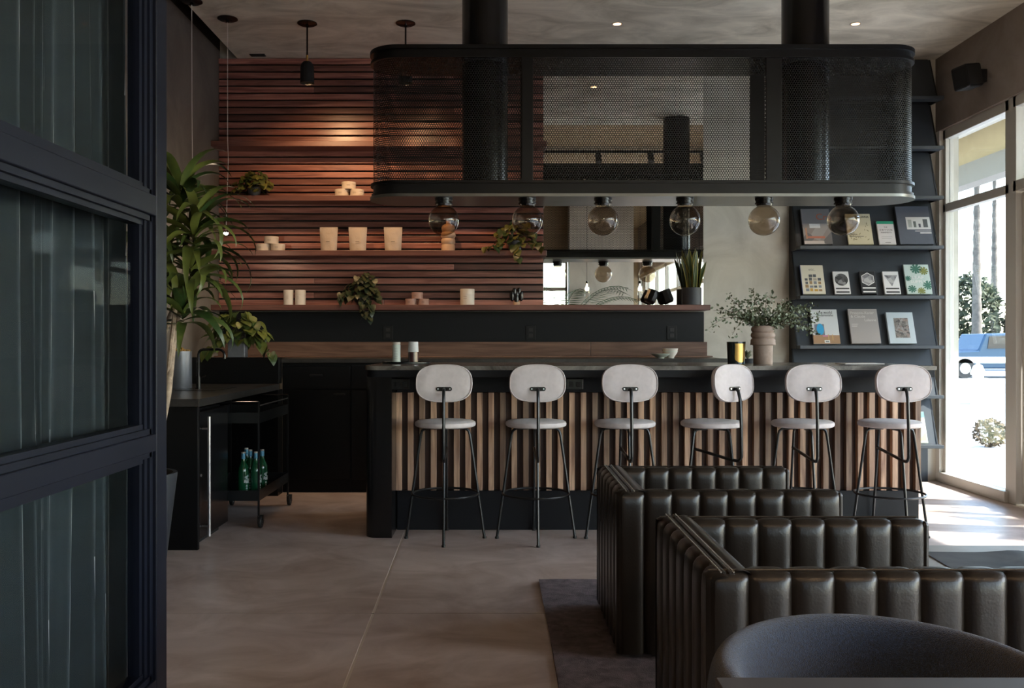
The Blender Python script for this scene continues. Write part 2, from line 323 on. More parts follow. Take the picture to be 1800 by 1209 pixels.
for i in range(11): rwin(i+2, ys[i+1], ys[i], 'storefront window of the long glazed wall, %s bay past the door' % ('first', 'second', 'third', 'fourth', 'fifth', 'sixth', 'seventh', 'eighth', 'ninth', 'tenth', 'eleventh')[i])
# mirror on back wall
mi = thing('mirror', 'large frameless wall mirror behind the perforated hood', 'mirror', (1.055, 7.84, 1.51))
MB().box(-.687, .688, -.012, 0, 0, 2.11).build('mirror_glass', 'mirror', mi)
# horizontal wall slats
sb = struct('trim_1', MB().box(XL, .368, YB-.02, YB, 1.46, 3.62), 'void', 'black backing of the horizontal walnut slat wall', 'wall panel')
z = 3.625; meshes = {}
rs = random.Random(3)
while z > 1.52:
    cut = rs.choice([None, None, -1.6, -1.0, -.4])
    segs = [(XL+.003, .366)] if cut is None else [(XL+.003, cut-.001), (cut+.001, .366)]
    for a, b in segs:
        key = (round(a, 3), round(b, 3))
        if key not in meshes: meshes[key] = MB().box(0, b-a, -.026, 0, -.0470, 0).mesh('slat', M['walnutX'])
        inst('slat', meshes[key], sb, .002, (a, YB-.021, z))
    z -= .0608
# black panel, walnut upstand and ledge
trim2 = struct('trim_2', MB().box(XL, 1.75, YB-.015, YB, 1.19, 1.455), 'panel', 'black wall panel with outlets under the long walnut shelf', 'wall panel')
for x in (452, 682, 933, 1181):
    ou = thing('wall_outlet', {452: 'black wall outlet half hidden by the trailing planter', 682: 'black wall outlet above the two drink bottles', 933: 'black wall outlet midway along the black panel', 1181: 'black wall outlet above the stacked ceramic bowls'}[x], 'outlet', (px(x, 7.83), 7.835, 1.275), group='outlets on the black wall panel')
    MB().box(-.043, .043, -.008, 0, -.06, .06).build('cover_plate', 'black', ou, bevel=.003)
    for dz in (-.025, .025): MB().box(-.018, .018, -.011, -.008, dz-.016, dz+.016).build('socket', 'rubber', ou, bevel=.002)
up = thing('walnut_upstand', 'low walnut backboard with ledge along the back counter', 'backboard', (0, 7.8, 1.066))
for a, b in ((XL, .77), (.772, 1.768)): MB().box(a, b, -.01, .033, .012, .130).build('board', 'walnutB', up, bevel=.002)
for a, b in ((XL, .515), (.517, 1.79)): MB().box(a, b, -.12, .033, 0, .0118).build('ledge_board', 'walnutB', up, bevel=.001)

# shelves
names = ['topmost', 'second', 'third', 'lowest and longest']
SH = [2.874, 2.420, 1.960, 1.506]
for i, zt in enumerate(SH):
    xr = 1.753 if i == 3 else .385
    s_ = MB().box(XL, xr, 7.60, YB-.044 if i < 3 else YB-.016, zt-.045, zt).build('walnut_shelf', 'walnutS', bevel=.003)
    tag(s_, f'{names[i]} floating walnut shelf on the slatted wall' if i < 3 else 'lowest and longest walnut shelf, running under the mirror', 'shelf', 'walnut wall shelves')

# ================================================================== PARTITION + CURTAIN (left)
pt = thing('glass_partition', 'blue-black steel framed glass partition with broad rails', 'partition', (-1.10, 0, 0))
def prail(z0, z1):
    r = MB().box(-.05, 0, 1.2, 2.91, z0, z1).build('rail', 'bluesteel', pt, bevel=.003)
    MB().box(-.065, -.012, 1.2, 2.90, z1, z1+.018).box(-.065, -.025, 1.2, 2.89, z1+.018, z1+.034).box(-.065, -.012, 1.2, 2.90, z0-.018, z0).box(-.065, -.025, 1.2, 2.89, z0-.034, z0-.018).build('glazing_bead', 'bluesteel', r)
for z0, z1 in ((.0, .12), (.85, .905), (1.60, 1.665), (2.45, 2.53)): prail(z0+ (.034 if z0 == 0 else 0), z1)
po = MB().box(-.06, 0, 2.91, 3.0, 0, 3.2).build('post', 'bluesteel', pt, bevel=.003)
MB().box(-.065, -.012, 2.885, 2.91, .1, 3.2).box(-.065, -.02, 2.862, 2.885, .1, 3.2).box(-.065, -.028, 2.842, 2.862, .1, 3.2).build('glazing_bead', 'bluesteel', po)
for z0, z1 in ((.15, .82), (.935, 1.57), (1.695, 2.42), (2.56, 3.2)): MB().box(-.048, -.042, 1.2, 2.86, z0, z1).build('pane', 'dglass', pt)
cu = MB()
def cfn(u, v):
    y = .95+2.12*u; z = .02+3.2*v
    sq = 1-.10*max(0, .42-abs(v-.10))*0
    ph = u*2*pi*25 + 1.5*sin(u*17)+.9*sin(u*43+.7)+.9*sin(v*2.4+u*11)*(1-v*.5)
    amp = (.040+.016*sin(u*37+1))*(1.15-.3*v)
    w = sin(ph); w = math.copysign(abs(w)**.75, w)
    return (-1.29+amp*w+.012*sin(v*2.2+u*31)*(1-v), y+.012*cos(ph)*1.0+.02*sin(v*5+u*13)*(1-v)*.5, z)
cu.grid(620, 24, cfn)
co = cu.build('velvet_curtain', 'curtain', None, True); co.modifiers.new('solid', 'SOLIDIFY').thickness = .004
tag(co, 'dark green-grey velvet curtain hanging in folds behind the partition glass', 'curtain')

# ================================================================== BACK COUNTER + SINK COUNTER
bc = thing('back_countertop', 'black countertop of the back bar behind the stools', 'countertop', (0, 7.2, 1.03))
MB().box(-1.735, 1.80, 0, .62, 0, .034).build('top', 'darktop', bc, bevel=.003)
for i, (a, b) in enumerate(((-1.735, -1.19), (-1.188, -.63), (-.628, 1.78))):
    c = thing('base_cabinet', ('black base cabinet with drawer and door beside the bar cart', 'black base cabinet just left of the rounded bar end', 'long run of black base cabinets hidden behind the bar')[i], 'cabinet', (a, 7.22, 0), group='black back bar cabinets')
    w = b-a
    MB().box(0, w, .022, .6, .1, 1.029).build('body', 'cab', c); MB().box(0, w, .03, .55, 0, .1).build('plinth', 'cab', c)
    n = max(1, round(w/.55))
    for k in range(n):
        x0, x1 = w*k/n+.004, w*(k+1)/n-.004
        d = MB().box(x0, x1, 0, .02, .825, 1.005).build('drawer', 'cabgloss', c, bevel=.002)
        MB().box((x0+x1)/2-.05, (x0+x1)/2+.05, -.014, 0, .925, .94).build('handle', 'steel', d, bevel=.003)
        d = MB().box(x0, x1, 0, .02, .105, .815).build('door', 'cabgloss', c, bevel=.002)
        MB().box(x1-.13, x1-.04, -.014, 0, .775, .79).build('handle', 'steel', d, bevel=.003)
sc = thing('sink_countertop', 'black stone countertop with faucet along the left wall', 'countertop', (-2.42, 5.21, .825))
MB().box(0, .695, 0, 1.90, 0, .045).build('top', 'darktop', sc, bevel=.003)
MB().box(.25, .52, .85, 1.35, .0455, .048).build('sink_rim', 'steel', sc, bevel=.002)
ep = thing('end_cabinet', 'tall black end panel under the sink countertop', 'cabinet', (-2.415, 5.23, 0))
MB().box(0, .675, 0, .03, 0, .824).build('end_panel', 'cab', ep, bevel=.002)
MB().box(0, .03, .03, 1.88, .02, .824).build('back_panel', 'cab', ep); MB().box(0, .685, 1.84, 1.985, 0, .824).build('side_panel', 'cabgloss', ep)
fr = thing('beverage_fridge', 'black undercounter fridge with a long steel bar handle', 'fridge', (-1.80, 5.27, .0))
MB().box(-.56, 0, 0, .56, .05, .80).build('body', 'cab', fr); MB().box(-.5, 0, .02, .54, 0, .05).build('plinth', 'rubber', fr)
fd = MB().box(.002, .055, .005, .555, .05, .79).build('door', 'steelgloss', fr, bevel=.003)
MB().cyl((.095, .055, .06), (.095, .055, .76), .009).cyl((.05, .055, .12), (.095, .055, .12), .006).cyl((.05, .055, .69), (.095, .055, .69), .006).build('handle', 'chrome', fd, True)
MB().cyl((.055, .03, .42), (.06, .03, .42), .008).build('lock', 'chrome', fd, True)
sp = thing('splash_panel', 'low black panel standing at the back of the sink counter', 'panel', (-2.42, 7.10, .87))
MB().box(0, .69, 0, .095, 0, .205).build('panel_board', 'cabgloss', sp, bevel=.002)
fa = thing('faucet', 'black square-arched faucet beside the zinc canister', 'faucet', (px(349, 6.3), 6.3, .87))
MB().lathe([(.022, 0), (.022, .01), (.016, .012), (.016, .09), (.012, .092)], seg=16).build('base', 'steelgloss', fa, True)
pp = [(0, 0, .05), (0, 0, .24)]+[(.035-.035*cos(a), 0, .24+.035*sin(a)) for a in (R(30), R(60), R(90))]+[(.14, 0, .275)]+[(.14+.04*sin(a), 0, .235+.04*cos(a)) for a in (R(30), R(60), R(90))]+[(.18, 0, .21)]
MB().tube(pp, .0095, 10).build('spout', 'steelgloss', fa, True); MB().cyl((.012, 0, .075), (.05, 0, .095), .005).build('lever', 'steelgloss', fa, True)

# ================================================================== BAR
ba = thing('bar_counter', 'long bar of vertical walnut slats with black plinth and rounded end', 'bar', (0, 5.80, 0))
MB().box(-.66, 2.665, .045, .62, .0, .98).build('carcass', 'cab', ba)
MB().box(-.66, 2.665, .0, .044, 0, .25).build('plinth', 'panel', ba, bevel=.003)
MB().box(-.66, 2.665, .0, .044, .876, .98).build('apron', 'panel', ba, bevel=.002)
MB().box(-.66, 2.665, .036, .0445, .251, .875).build('backing_board', 'walnutD', ba)
MB().prism(rrect(-.83, -.665, -.24, .66, .075, 8, (1,0,0,1)), 0, .98).build('rounded_end', 'steelgloss', ba, True)
x = -.648; sm = MB().box(-.0175, .0175, -.004, .036, .2515, .8745).mesh('slat', M['walnutZ'])
n = 0
while x < 2.66:
    inst('slat', sm, ba, .0015, (x+.0, 0, 0)); x += .0735; n += 1
for xp in (705, 1010):
    o = MB().box(-.055, .055, -.007, 0, -.035, .035).build('outlet', 'steelgloss', ba, bevel=.003, loc=(px(xp, 5.8), 0, .928))
    for dx in (-.024, .024): MB().box(dx-.015, dx+.015, -.009, -.007, -.016, .016).build('socket', 'rubber', o, bevel=.002)
bt = thing('bar_countertop', 'dark veined stone bar top running above the stools', 'countertop', (0, 5.56, 1.0))
MB().prism(rrect(-.84, 2.665, 0, .95, .08, 8, (1,0,0,1)), .025, .05).build('stone_slab', 'stone', bt, True)
MB().prism(rrect(-.83, 2.655, .008, .94, .08, 8, (1,0,0,1)), -.019, .0248).build('steel_edge', 'panel', bt, True)

# stools -----------------------------------------------------------------
def superell(w, h, p=2.6, n=40):
    out = []
    for k in range(n):
        a = 2*pi*k/n; c, s = cos(a), sin(a)
        out.append((w*math.copysign(abs(c)**(2/p), c), h*math.copysign(abs(s)**(2/p), s)))
    return out
def cushion(poly, t, dome, edge=.35):
    m = MB(); n = len(poly); rings = []
    lv = [(.0, -t/2-dome), (.6, -t/2-dome*.7), (.92, -t/2), (.985, -t*.3), (1.0, 0), (.985, t*.3), (.92, t/2), (.6, t/2+dome*.7), (0, t/2+dome)]
    vs = [(0, 0, lv[0][1])]
    for s_, zz in lv[1:-1]: vs += [(x*s_, y*s_, zz) for x, y in poly]
    vs.append((0, 0, lv[-1][1])); fs = []
    for k in range(n): fs.append((0, 1+(k+1) % n, 1+k))
    for r in range(len(lv)-3):
        for k in range(n): a = 1+r*n; fs.append((a+k, a+(k+1) % n, a+n+(k+1) % n, a+n+k))
    a = 1+(len(lv)-3)*n
    for k in range(n): fs.append((a+k, a+(k+1) % n, len(vs)-1))
    return m.add(vs, fs)
seat_me = cushion([(.186*cos(2*pi*k/40), .186*sin(2*pi*k/40)) for k in range(40)], .036, .006).mesh('seat', M['fabric'], True)
back_poly = superell(.168, .113, 2.7)
bm_ = cushion(back_poly, .034, .006)
bm_.v = [(x, z_+ .32*x*x*-1.0, y) for x, y, z_ in bm_.v]
back_me = bm_.mesh('backrest', M['fabric'], True)
pip_me = MB().tube([(x*1.0, -.0165-.32*x*x, y) for x, y in superell(.163, .109, 2.7, 60)], .0028, 6, True).mesh('piping', M['fabric'], True)
def legpath(a):
    c, s = cos(a), sin(a); P = []
    for r, zz in ((.04, .672), (.10, .672), (.125, .669), (.142, .655), (.150, .63), (.160, .56), (.238, .006)): P.append((r*c, r*s, zz))
    return P
leg_me = [MB().tube(legpath(k*pi/2), .0085, 8).mesh('leg', M['steel'], True) for k in range(4)]
foot_me = [MB().cyl((.238*cos(k*pi/2), .238*sin(k*pi/2), 0), (.238*cos(k*pi/2), .238*sin(k*pi/2), .012), .012, 10).mesh('foot', M['rubber'], True) for k in range(4)]
ring_me = MB().tube([(.203*cos(2*pi*k/40), .203*sin(2*pi*k/40), .275) for k in range(40)], .007, 8, True).mesh('foot_ring', M['steel'], True)
bp_ = [(0, .168, .535), (0, -.168, .495), (0, -.205, .495)]+[(0, -.205-.035*sin(a), .53-.035*cos(a)) for a in (R(25), R(50), R(75), R(90))]+[(0, -.238, .70), (0, -.228, .86), (0, -.215, .905), (0, -.200, .918), (0, -.180, .92)]
tube_me = MB().tube(bp_, .0095, 8).mesh('back_support', M['steel'], True)
br_me = MB().prism(rrect(-.047, .047, -.012, .012, .0115, 6), -.003, .003, Matrix.Translation((0, -.187, .92)) @ Matrix.Rotation(R(90), 4, 'X')).mesh('bracket', M['steelgloss'], True)
sc_me = [MB().cyl((sx*.035, -.194, .92), (sx*.035, -.189, .92), .005, 10).mesh('screw', M['chrome'], True) for sx in (-1, 1)]
lab = ['pale grey upholstered bar stool nearest the rounded bar end', 'pale grey bar stool second from the rounded bar end', 'pale grey bar stool third from the rounded bar end, behind the leather chair corner', 'pale grey bar stool swivelled sideways, fourth from the rounded bar end', 'pale grey bar stool fifth along, below the ribbed vase and magazine rack', 'pale grey bar stool nearest the windows, last along the bar']
for i, (xc, rot) in enumerate(((783, 1), (942, 1), (1098, 2), (1250, 33), (1410, 2), (1563, 2))):
    s_ = thing('bar_stool', lab[i], 'bar stool', ((xc-880)/288, 5.548, 0), R(rot), 'upholstered bar stools')
    inst('seat', seat_me, s_, loc=(0, 0, .700))
    b = inst('backrest', back_me, s_, loc=(0, -.160, .952), rot=(R(-6), 0, 0)); inst('piping', pip_me, b)
    for k in range(4):
        l = inst('leg', leg_me[k], s_); inst('foot', foot_me[k], l)
    inst('foot_ring', ring_me, s_); t_ = inst('back_support', tube_me, s_)
    k_ = inst('bracket', br_me, t_); [inst('screw', m_, t_) for m_ in sc_me]

# ================================================================== HOOD
HX0, HX1, HY, HR = -.80, 2.57, 5.73, .18
def stad(o=0., n=18):
    r = HR+o; xa, xb = HX0+HR, HX1-HR
    return [(xb+r*cos(R(-90+180*k/n)), HY+r*sin(R(-90+180*k/n))) for k in range(n+1)]+[(xa+r*cos(R(90+180*k/n)), HY+r*sin(R(90+180*k/n))) for k in range(n+1)]
hd = thing('perforated_hood', 'long black perforated metal hood with rounded ends above the bar', 'hood')
MB().prism(stad(.02), 2.982, 3.006).prism(stad(.0), 2.945, 2.982).prism(stad(.017), 2.928, 2.945).build('top_rim', 'hood', hd, True)
MB().prism(stad(.017), 2.165, 2.182).prism(stad(.0), 2.118, 2.165).prism(stad(.012), 2.100, 2.118).build('bottom_rim', 'hood', hd, True)
MB().prism(stad(.02), 2.082, 2.0999).build('underside_plate', 'plate', hd, True)
for a, b in ((.128, .198), (1.618, 1.712)):
    for y0 in (HY-HR-.006, HY+HR-.012): MB().box(a, b, y0, y0+.018, 2.18, 2.93).build('post', 'hood', hd, bevel=.002)
for xc in (-.0986, 1.917):
    MB().cyl((xc, HY, 2.182), (xc, HY, 2.928), .144, 40).build('inner_duct', 'steelgloss', hd, True)
per_s = HX1-HX0-2*HR
def perim(u):   # u=0 at front straight left start, runs right along front, round the right end, back, round left
    xa, xb = HX0+HR, HX1-HR; arc = pi*HR
    u %= 2*per_s+2*arc
    if u < per_s: return xa+u, HY-HR
    u -= per_s
    if u < arc: a = -pi/2+u/HR; return xb+HR*cos(a), HY+HR*sin(a)
    u -= arc
    if u < per_s: return xb-u, HY+HR
    u -= per_s; a = pi/2+u/HR; return xa+HR*cos(a), HY+HR*sin(a)
def perf(name, u0, u1):
    p = .015; rh = p*.866; R_o = p/math.sqrt(3); R_i = .0062; z0, z1 = 2.175, 2.935
    V = []; F = []
    nr = int((z1-z0)/rh)+1; nc = int((u1-u0)/p)+1
    for r in range(nr):
        zc = z0+r*rh
        for c in range(nc):
            uc = u0+c*p+(p/2 if r % 2 else 0); k = len(V)
            for rad in (R_o, R_i):
                for a in range(6):
                    t = R(30+60*a); x_, y_ = perim(uc+rad*cos(t)); V.append((x_, y_, zc+rad*sin(t)))
            for a in range(6): b = (a+1) % 6; F.append((k+a, k+b, k+6+b, k+6+a))
    me = bpy.data.meshes.new(name); me.from_pydata(V, [], F); me.update(); me.materials.append(M['hoodmesh'])
    o = inst(name, me, hd); o['kind'] = 'stuff'
    return o
xa_ = HX0+HR; arc_ = pi*HR; full = 2*per_s+2*arc_
perf('perforated_panel', .16-xa_, 1.66-xa_)                      # centre front
perf('perforated_panel', 1.70-xa_, per_s+arc_+(HX1-HR-1.66))     # right wrap
perf('perforated_panel', per_s+arc_+(HX1-HR-.16), full+(.14-xa_))# left wrap
for i, xc in enumerate((-.0986, 1.917)):
    c = thing('hood_duct', ('glossy black round duct rising from the left of the hood', 'glossy black round duct rising from the right of the hood')[i], 'duct', (xc, HY, 3.007), group='ducts above the hood')
    MB().lathe([(.144, 0), (.144, ZC-3.007-.002)], seg=40).build('pipe', 'steelgloss', c, True); MB().lathe([(.152, 0), (.152, .012)], seg=40).build('collar', 'hood', c, True)
# globes
gl = ['first', 'second', 'third', 'fourth', 'fifth', 'sixth']
g_neck = MB().lathe([(.055, .137), (.055, .122), (.050, .121), (.050, .108), (.055, .107), (.055, .100), (.047, .099), (.045, .088)], seg=24).mesh('neck', M['steelgloss'], True)
g_globe = MB().lathe([(.0948*sin(R(a)), .0948*cos(R(a))) for a in range(28, 181, 8)], seg=32).mesh('globe', M['smoke'], True)
for i, xp in enumerate((780, 927, 1060, 1204, 1343, 1482)):
    g = thing('globe_light', f'smoked glass globe light under the hood, {gl[i]} from the slatted wall side', 'lamp', ((xp-880)/285.7, 5.60, 1.9445), group='smoked globe lights')
    inst('neck', g_neck, g)
    inst('globe', g_globe, g)

# ================================================================== MAGAZINE RACK + BOOKS
rk = thing('magazine_rack', 'tall charcoal steel magazine rack with tilted shelves in the corner', 'magazine rack', (2.50, 7.85, 0))
RW = 1.17
LV = [2.0+.4155*k for k in (3, 2, 1, 0, -1, -2, -3, -4)]
MB().box(0, RW, -.03, 0, .0, 3.62).build('back_plate', 'rack', rk)
for z0 in LV:
    MB().box(-.01, RW+.02, -.28, -.185, z0-.030, z0-.002).build('shelf', 'rack', rk, bevel=.003)
    ztop = min(z0+.40, 3.61)
    MB().add([(0, -.195, z0-.03), (RW, -.195, z0-.03), (RW, -.05, ztop), (0, -.05, ztop), (0, -.185, z0-.03), (RW, -.185, z0-.03), (RW, -.04, ztop), (0, -.04, ztop)],
             [(0,1,2,3), (7,6,5,4), (0,4,5,1), (1,5,6,2), (2,6,7,3), (3,7,4,0)]).build('tilted_panel', 'rack', rk)
for xs in (-.012, RW):
    sp_ = MB()
    for z0 in LV:
        ztop = min(z0+.40, 3.61)
        sp_.prism([(-.2, z0-.03), (-.05, ztop), (0, ztop), (0, z0-.03)], xs, xs+.012, Matrix(((0,0,1,0),(1,0,0,0),(0,1,0,0),(0,0,0,1))))
    sp_.build('side_plate', 'steel', rk)
LEAN = -math.atan(.145/.43)
def book(name, label, x0, x1, level, h, t, cover, cat='book', sx=209.5):
    xc = ((x0+x1)/2-880)/sx; w = (x1-x0)/sx
    b = thing(name, label, cat, (xc, 7.6425, LV[level]+.006), 0, 'books on the magazine rack')
    b.rotation_euler = (LEAN, 0, 0)
    MB().box(-w/2, w/2, -t, 0, 0, h).build('cover', cover, b, bevel=.002)
    MB().box(-w/2+.004, w/2+.0006, -t+.003, -.003, .004, h+.0006).build('pages', 'paper', b)
    return b, w, -t
def pic(b, x0, x1, z0, z1, yf, mt, name='cover_picture'):
    return MB().box(x0, x1, yf-.0009, yf-.0001, z0, z1).build(name, mt, b)
def shape(b, poly, yf, mt, name='cover_picture'):
    return MB().prism([(p[0], p[1]) for p in poly], .0001, .0011, Matrix.Translation((0, yf, 0)) @ Matrix.Rotation(R(90), 4, 'X')).build(name, mt, b)
def lines(b, x0, x1, zs, yf, mt, h=.004):
    m = MB()
    for i, zz in enumerate(zs): m.box(x0, x1-(x1-x0)*.18*((i*37) % 3)/2, yf-.0009, yf-.0001, zz, zz+h)
    return m.build('small_print', mt, b)
c_ = lambda n, col, **k: mat('cover_'+n, col, .5, **k)
inkW = mat('white_ink', (.8, .8, .78), .6); inkK = mat('black_ink', (.02, .02, .02), .6)
b, w, y = book('book', 'grey book with orange logo and an interior photograph on its cover', 1413, 1463, 3, .33, .022, c_('grey', (.14, .145, .16)))
pic(b, -w/2+.002, w/2-.002, .002, .19, y, voro('room_photo', [(.10, .10, .11), (.34, .33, .32), (.22, .20, .19), (.30, .25, .20)], 9))
pic(b, -.09, .06, .055, .075, y-.0008, c_('sofared', (.42, .16, .11))); pic(b, -.1, -.085, .05, .15, y-.0008, c_('sofaorange', (.40, .22, .14))); pic(b, -w/2+.002, .05, .002, .03, y-.0008, c_('tablew', (.55, .5, .48)))
pic(b, -.06, .03, .15, .188, y-.0008, c_('skylight', (.55, .58, .6)))
text(b, 'title_lettering', 'Cre', .085, (0, y-.0012, .225), c_('orange', (.30, .085, .04)))
b, w, y = book('book', 'cream book covered with botanical sketches, half behind the last globe', 1491, 1535, 3, .284, .020, c_('cream', (.58, .55, .40)))
lf = MB(); r4 = random.Random(4)
for k in range(26):
    cx, cz, a, l = r4.uniform(-w/2+.02, w/2-.02), r4.uniform(.03, .2), r4.uniform(0, 6.28), r4.uniform(.008, .016)
    lf.prism([(cx+l*cos(a), cz+l*sin(a)), (cx+.3*l*cos(a+1.57), cz+.3*l*sin(a+1.57)), (cx-l*cos(a), cz-l*sin(a)), (cx+.3*l*cos(a-1.57), cz+.3*l*sin(a-1.57))], .0001, .0009, Matrix.Translation((0, y, 0)) @ Matrix.Rotation(R(90), 4, 'X'))
lf.build('leaf_sketches', c_('sketch', (.25, .23, .13)), b)
text(b, 'title_lettering', 'ITALIANA', .027, (.093, y-.0005, .245), inkK, 'RIGHT'); text(b, 'author_lettering', 'PAPERA', .02, (-w/2+.015, y-.0012, .085), inkK); lines(b, -w/2+.015, .03, (.072,), y, inkK)
b, w, y = book('book', 'small white book with a green band along its top', 1545.5, 1575, 3, .215, .016, c_('whiteg', (.66, .65, .66)))
pic(b, -w/2-.0005, w/2+.0005, .19, .2165, y, c_('green', (.02, .32, .20)), 'green_band')
text(b, 'title_lettering', 'THE', .016, (0, y-.0005, .155), inkK, 'CENTER'); text(b, 'title_lettering', 'D R Y S E N', .021, (0, y-.0005, .128), inkK, 'CENTER'); text(b, 'title_lettering', 'MANIFESTO', .017, (0, y-.0005, .105), inkK, 'CENTER')
lines(b, -.045, .045, (.07, .055), y, c_('greyink', (.35, .35, .35)), .003); lines(b, -.02, .025, (.018,), y, inkK)
b, w, y = book('book', 'large slate-grey book with a white picture label of potted cacti', 1581, 1640, 3, .352, .026, c_('slate', (.095, .108, .135), vary=.08))
pic(b, -.065, w/2-.004, .135, .25, y, c_('labelw', (.62, .63, .62)), 'picture_label')
for k, (xx, ww, hh, cc) in enumerate(((-.035, .03, .07, (.35, .37, .35)), (.005, .022, .055, (.12, .14, .13)), (.045, .018, .032, (.08, .08, .1)), (.095, .038, .075, (.10, .11, .11)))): pic(b, xx-ww/2, xx+ww/2, .155, .155+hh, y-.0008, c_(f'cactus{k}', cc))
lines(b, 0, w/2-.006, (.118,), y, inkW, .005); lines(b, .04, w/2-.006, (.098,), y, inkW, .010)
b, w, y = book('book', 'cream book with a house-shaped collage of small pictures and blue spine', 1411, 1451, 4, .262, .020, c_('ivory', (.66, .62, .50)))
MB().box(-w/2-.001, -w/2+.0, y-.0005, -.0, 0, .262).build('spine', c_('bluespine', (.10, .16, .42)), b)
r5 = random.Random(5)
cm = [c_('collage%d' % k, cc) for k, cc in enumerate(((.30, .20, .10), (.10, .11, .12), (.40, .35, .28), (.5, .3, .06), (.2, .22, .25)))]
for i in range(4):
    for j in range(5-(1 if i in (0, 3) else 0)):
        x0 = -.072+i*.036; pic(b, x0+r5.uniform(.002, .006), x0+r5.uniform(.026, .034), .025+j*.032, .025+j*.032+r5.uniform(.018, .028), y, r5.choice(cm))
text(b, 'title_lettering', 'etc.', .04, (0, y-.0005, .21), c_('softink', (.30, .28, .22)), 'CENTER')
wh = c_('white2', (.72, .72, .72)); bl = c_('black2', (.018, .018, .02)); ph = voro('bw_photo', [(.015, .015, .015), (.05, .05, .05), (.10, .10, .10), (.32, .32, .33)], 34); phl = voro('bw_photo_light', [(.10, .10, .11), (.3, .3, .31), (.5, .5, .5)], 30)
b, w, y = book('book', 'small white book with a black photographic circle on its cover', 1467, 1495, 4, .205, .020, wh)
shape(b, [(.055*cos(2*pi*k/32), .13+.055*sin(2*pi*k/32)) for k in range(32)], y, ph); lines(b, -w/2+.012, w/2-.01, (.045,), y, inkK, .010); lines(b, -w/2+.012, w/2-.01, (.012,), y, inkK, .012)
b, w, y = book('book', 'small black book with a pale photographic hexagon on its cover', 1514, 1541, 4, .205, .024, bl)
shape(b, [(.060*cos(pi/6+pi/3*k), .133+.06*sin(pi/6+pi/3*k)) for k in range(6)], y, inkW); shape(b, [(.054*cos(pi/6+pi/3*k), .133+.054*sin(pi/6+pi/3*k)) for k in range(6)], y-.0009, phl); lines(b, -w/2+.012, w/2-.008, (.048,), y, inkW, .011); lines(b, -w/2+.012, w/2-.01, (.014,), y, inkW, .012)
b, w, y = book('book', 'small white book with a photographic triangle pointing down', 1555, 1583, 4, .205, .020, wh)
shape(b, [(-.055, .17), (0, .07), (.055, .17)], y, phl); lines(b, -w/2+.012, w/2-.01, (.045,), y, inkK, .010); lines(b, -w/2+.012, w/2-.01, (.012,), y, inkK, .012)
b, w, y = book('book', 'mint book decorated with green monstera leaves', 1594, 1638, 4, .268, .022, c_('mint', (.52, .62, .57)))
mg = c_('monstera', (.045, .16, .11)); mo = c_('olive_leaf', (.20, .22, .05))
def monstera(cx, cz, r, rot, mt):
    poly = []
    for k in range(44):
        a = 2*pi*k/44; rr = r*(1-.25*abs(sin(a/2)))*(1 if (k % 5) not in (2,) else .45); poly.append((max(-w/2+.001, min(w/2-.001, cx+rr*cos(a+rot))), min(.267, max(.002, cz+rr*sin(a+rot)*.95))))
    shape(b, poly, y, mt)
for a in ((-.01, .225, .055, .5, mg), (.06, .205, .045, 2, mo), (.075, .075, .05, 1, mg), (-.055, .045, .042, 3, mg), (.015, .03, .04, 5, mo), (-.085, .14, .03, .2, mg)): monstera(*a)
text(b, 'title_lettering', 'LEAF', .042, (.0, y-.0016, .135), inkW, 'CENTER', sx=1.15); text(b, 'title_lettering', 'SUPPLY', .036, (.0, y-.0016, .098), inkW, 'CENTER', sx=1.1)
b, w, y = book('book', 'white magazine with a blue egg-shaped chair, behind the leafy branches', 1430, 1477, 5, .308, .016, c_('whitemag', (.66, .68, .68)), 'magazine')
pic(b, -w/2+.001, w/2-.001, .001, .075, y, c_('woodfloor', (.40, .24, .13))); pic(b, -w/2+.02, -.01, .075, .175, y, c_('greywall', (.20, .21, .25)))
shape(b, [(-.045+.03*cos(2*pi*k/24), .125+(.055 if sin(2*pi*k/24) > 0 else .045)*sin(2*pi*k/24)) for k in range(24)], y-.0009, c_('blue_egg', (.04, .38, .68)))
pic(b, -.03, .015, .062, .075, y-.0009, c_('pinkseat', (.55, .22, .30))); pic(b, .015, .02, .03, .085, y-.0009, c_('chairleg', (.65, .45, .15))); pic(b, .05, .055, .03, .085, y-.0009, c_('chairleg2', (.65, .45, .15))); pic(b, -.02, .025, .008, .032, y-.0009, inkW, 'white_tag'); lines(b, -.012, .018, (.016,), y-.001, inkK, .007)
text(b, 'title_lettering', 'the world', .036, (-.05, y-.0005, .268), inkK, sx=.85); text(b, 'title_lettering', 'fundamentales', .03, (-.06, y-.0005, .245), inkK, sx=.8)
b, w, y = book('book', 'taupe book with pale lettering in the middle of the lowest visible row', 1496, 1547.5, 5, .308, .026, c_('taupe', (.36, .33, .31)))
pi_ = c_('palelet', (.62, .59, .56)); text(b, 'title_lettering', 'François-Xavier', .033, (-w/2+.018, y-.0005, .262), pi_, sx=.95); text(b, 'title_lettering', '& Claude', .033, (-w/2+.018, y-.0005, .23), pi_); text(b, 'title_lettering', 'Lalanne', .033, (w/2-.015, y-.0005, .198), pi_, 'RIGHT')
lines(b, -w/2+.018, -.05, (.17, .16, .15), y, pi_, .003)
b, w, y = book('book', 'pale blue book with a pebble photograph on its cover', 1563, 1610, 5, .278, .026, c_('paleblue', (.50, .57, .60)))
pic(b, -.055, .065, .05, .225, y, voro('pebbles', [(.06, .055, .05), (.18, .16, .14), (.30, .28, .26), (.22, .15, .12)], 60))
b, w, y = book('magazine', 'pale green and yellow magazine low on the rack past the bar end', 1588, 1631, 7, .27, .014, c_('lemon', (.50, .55, .42)), 'magazine')
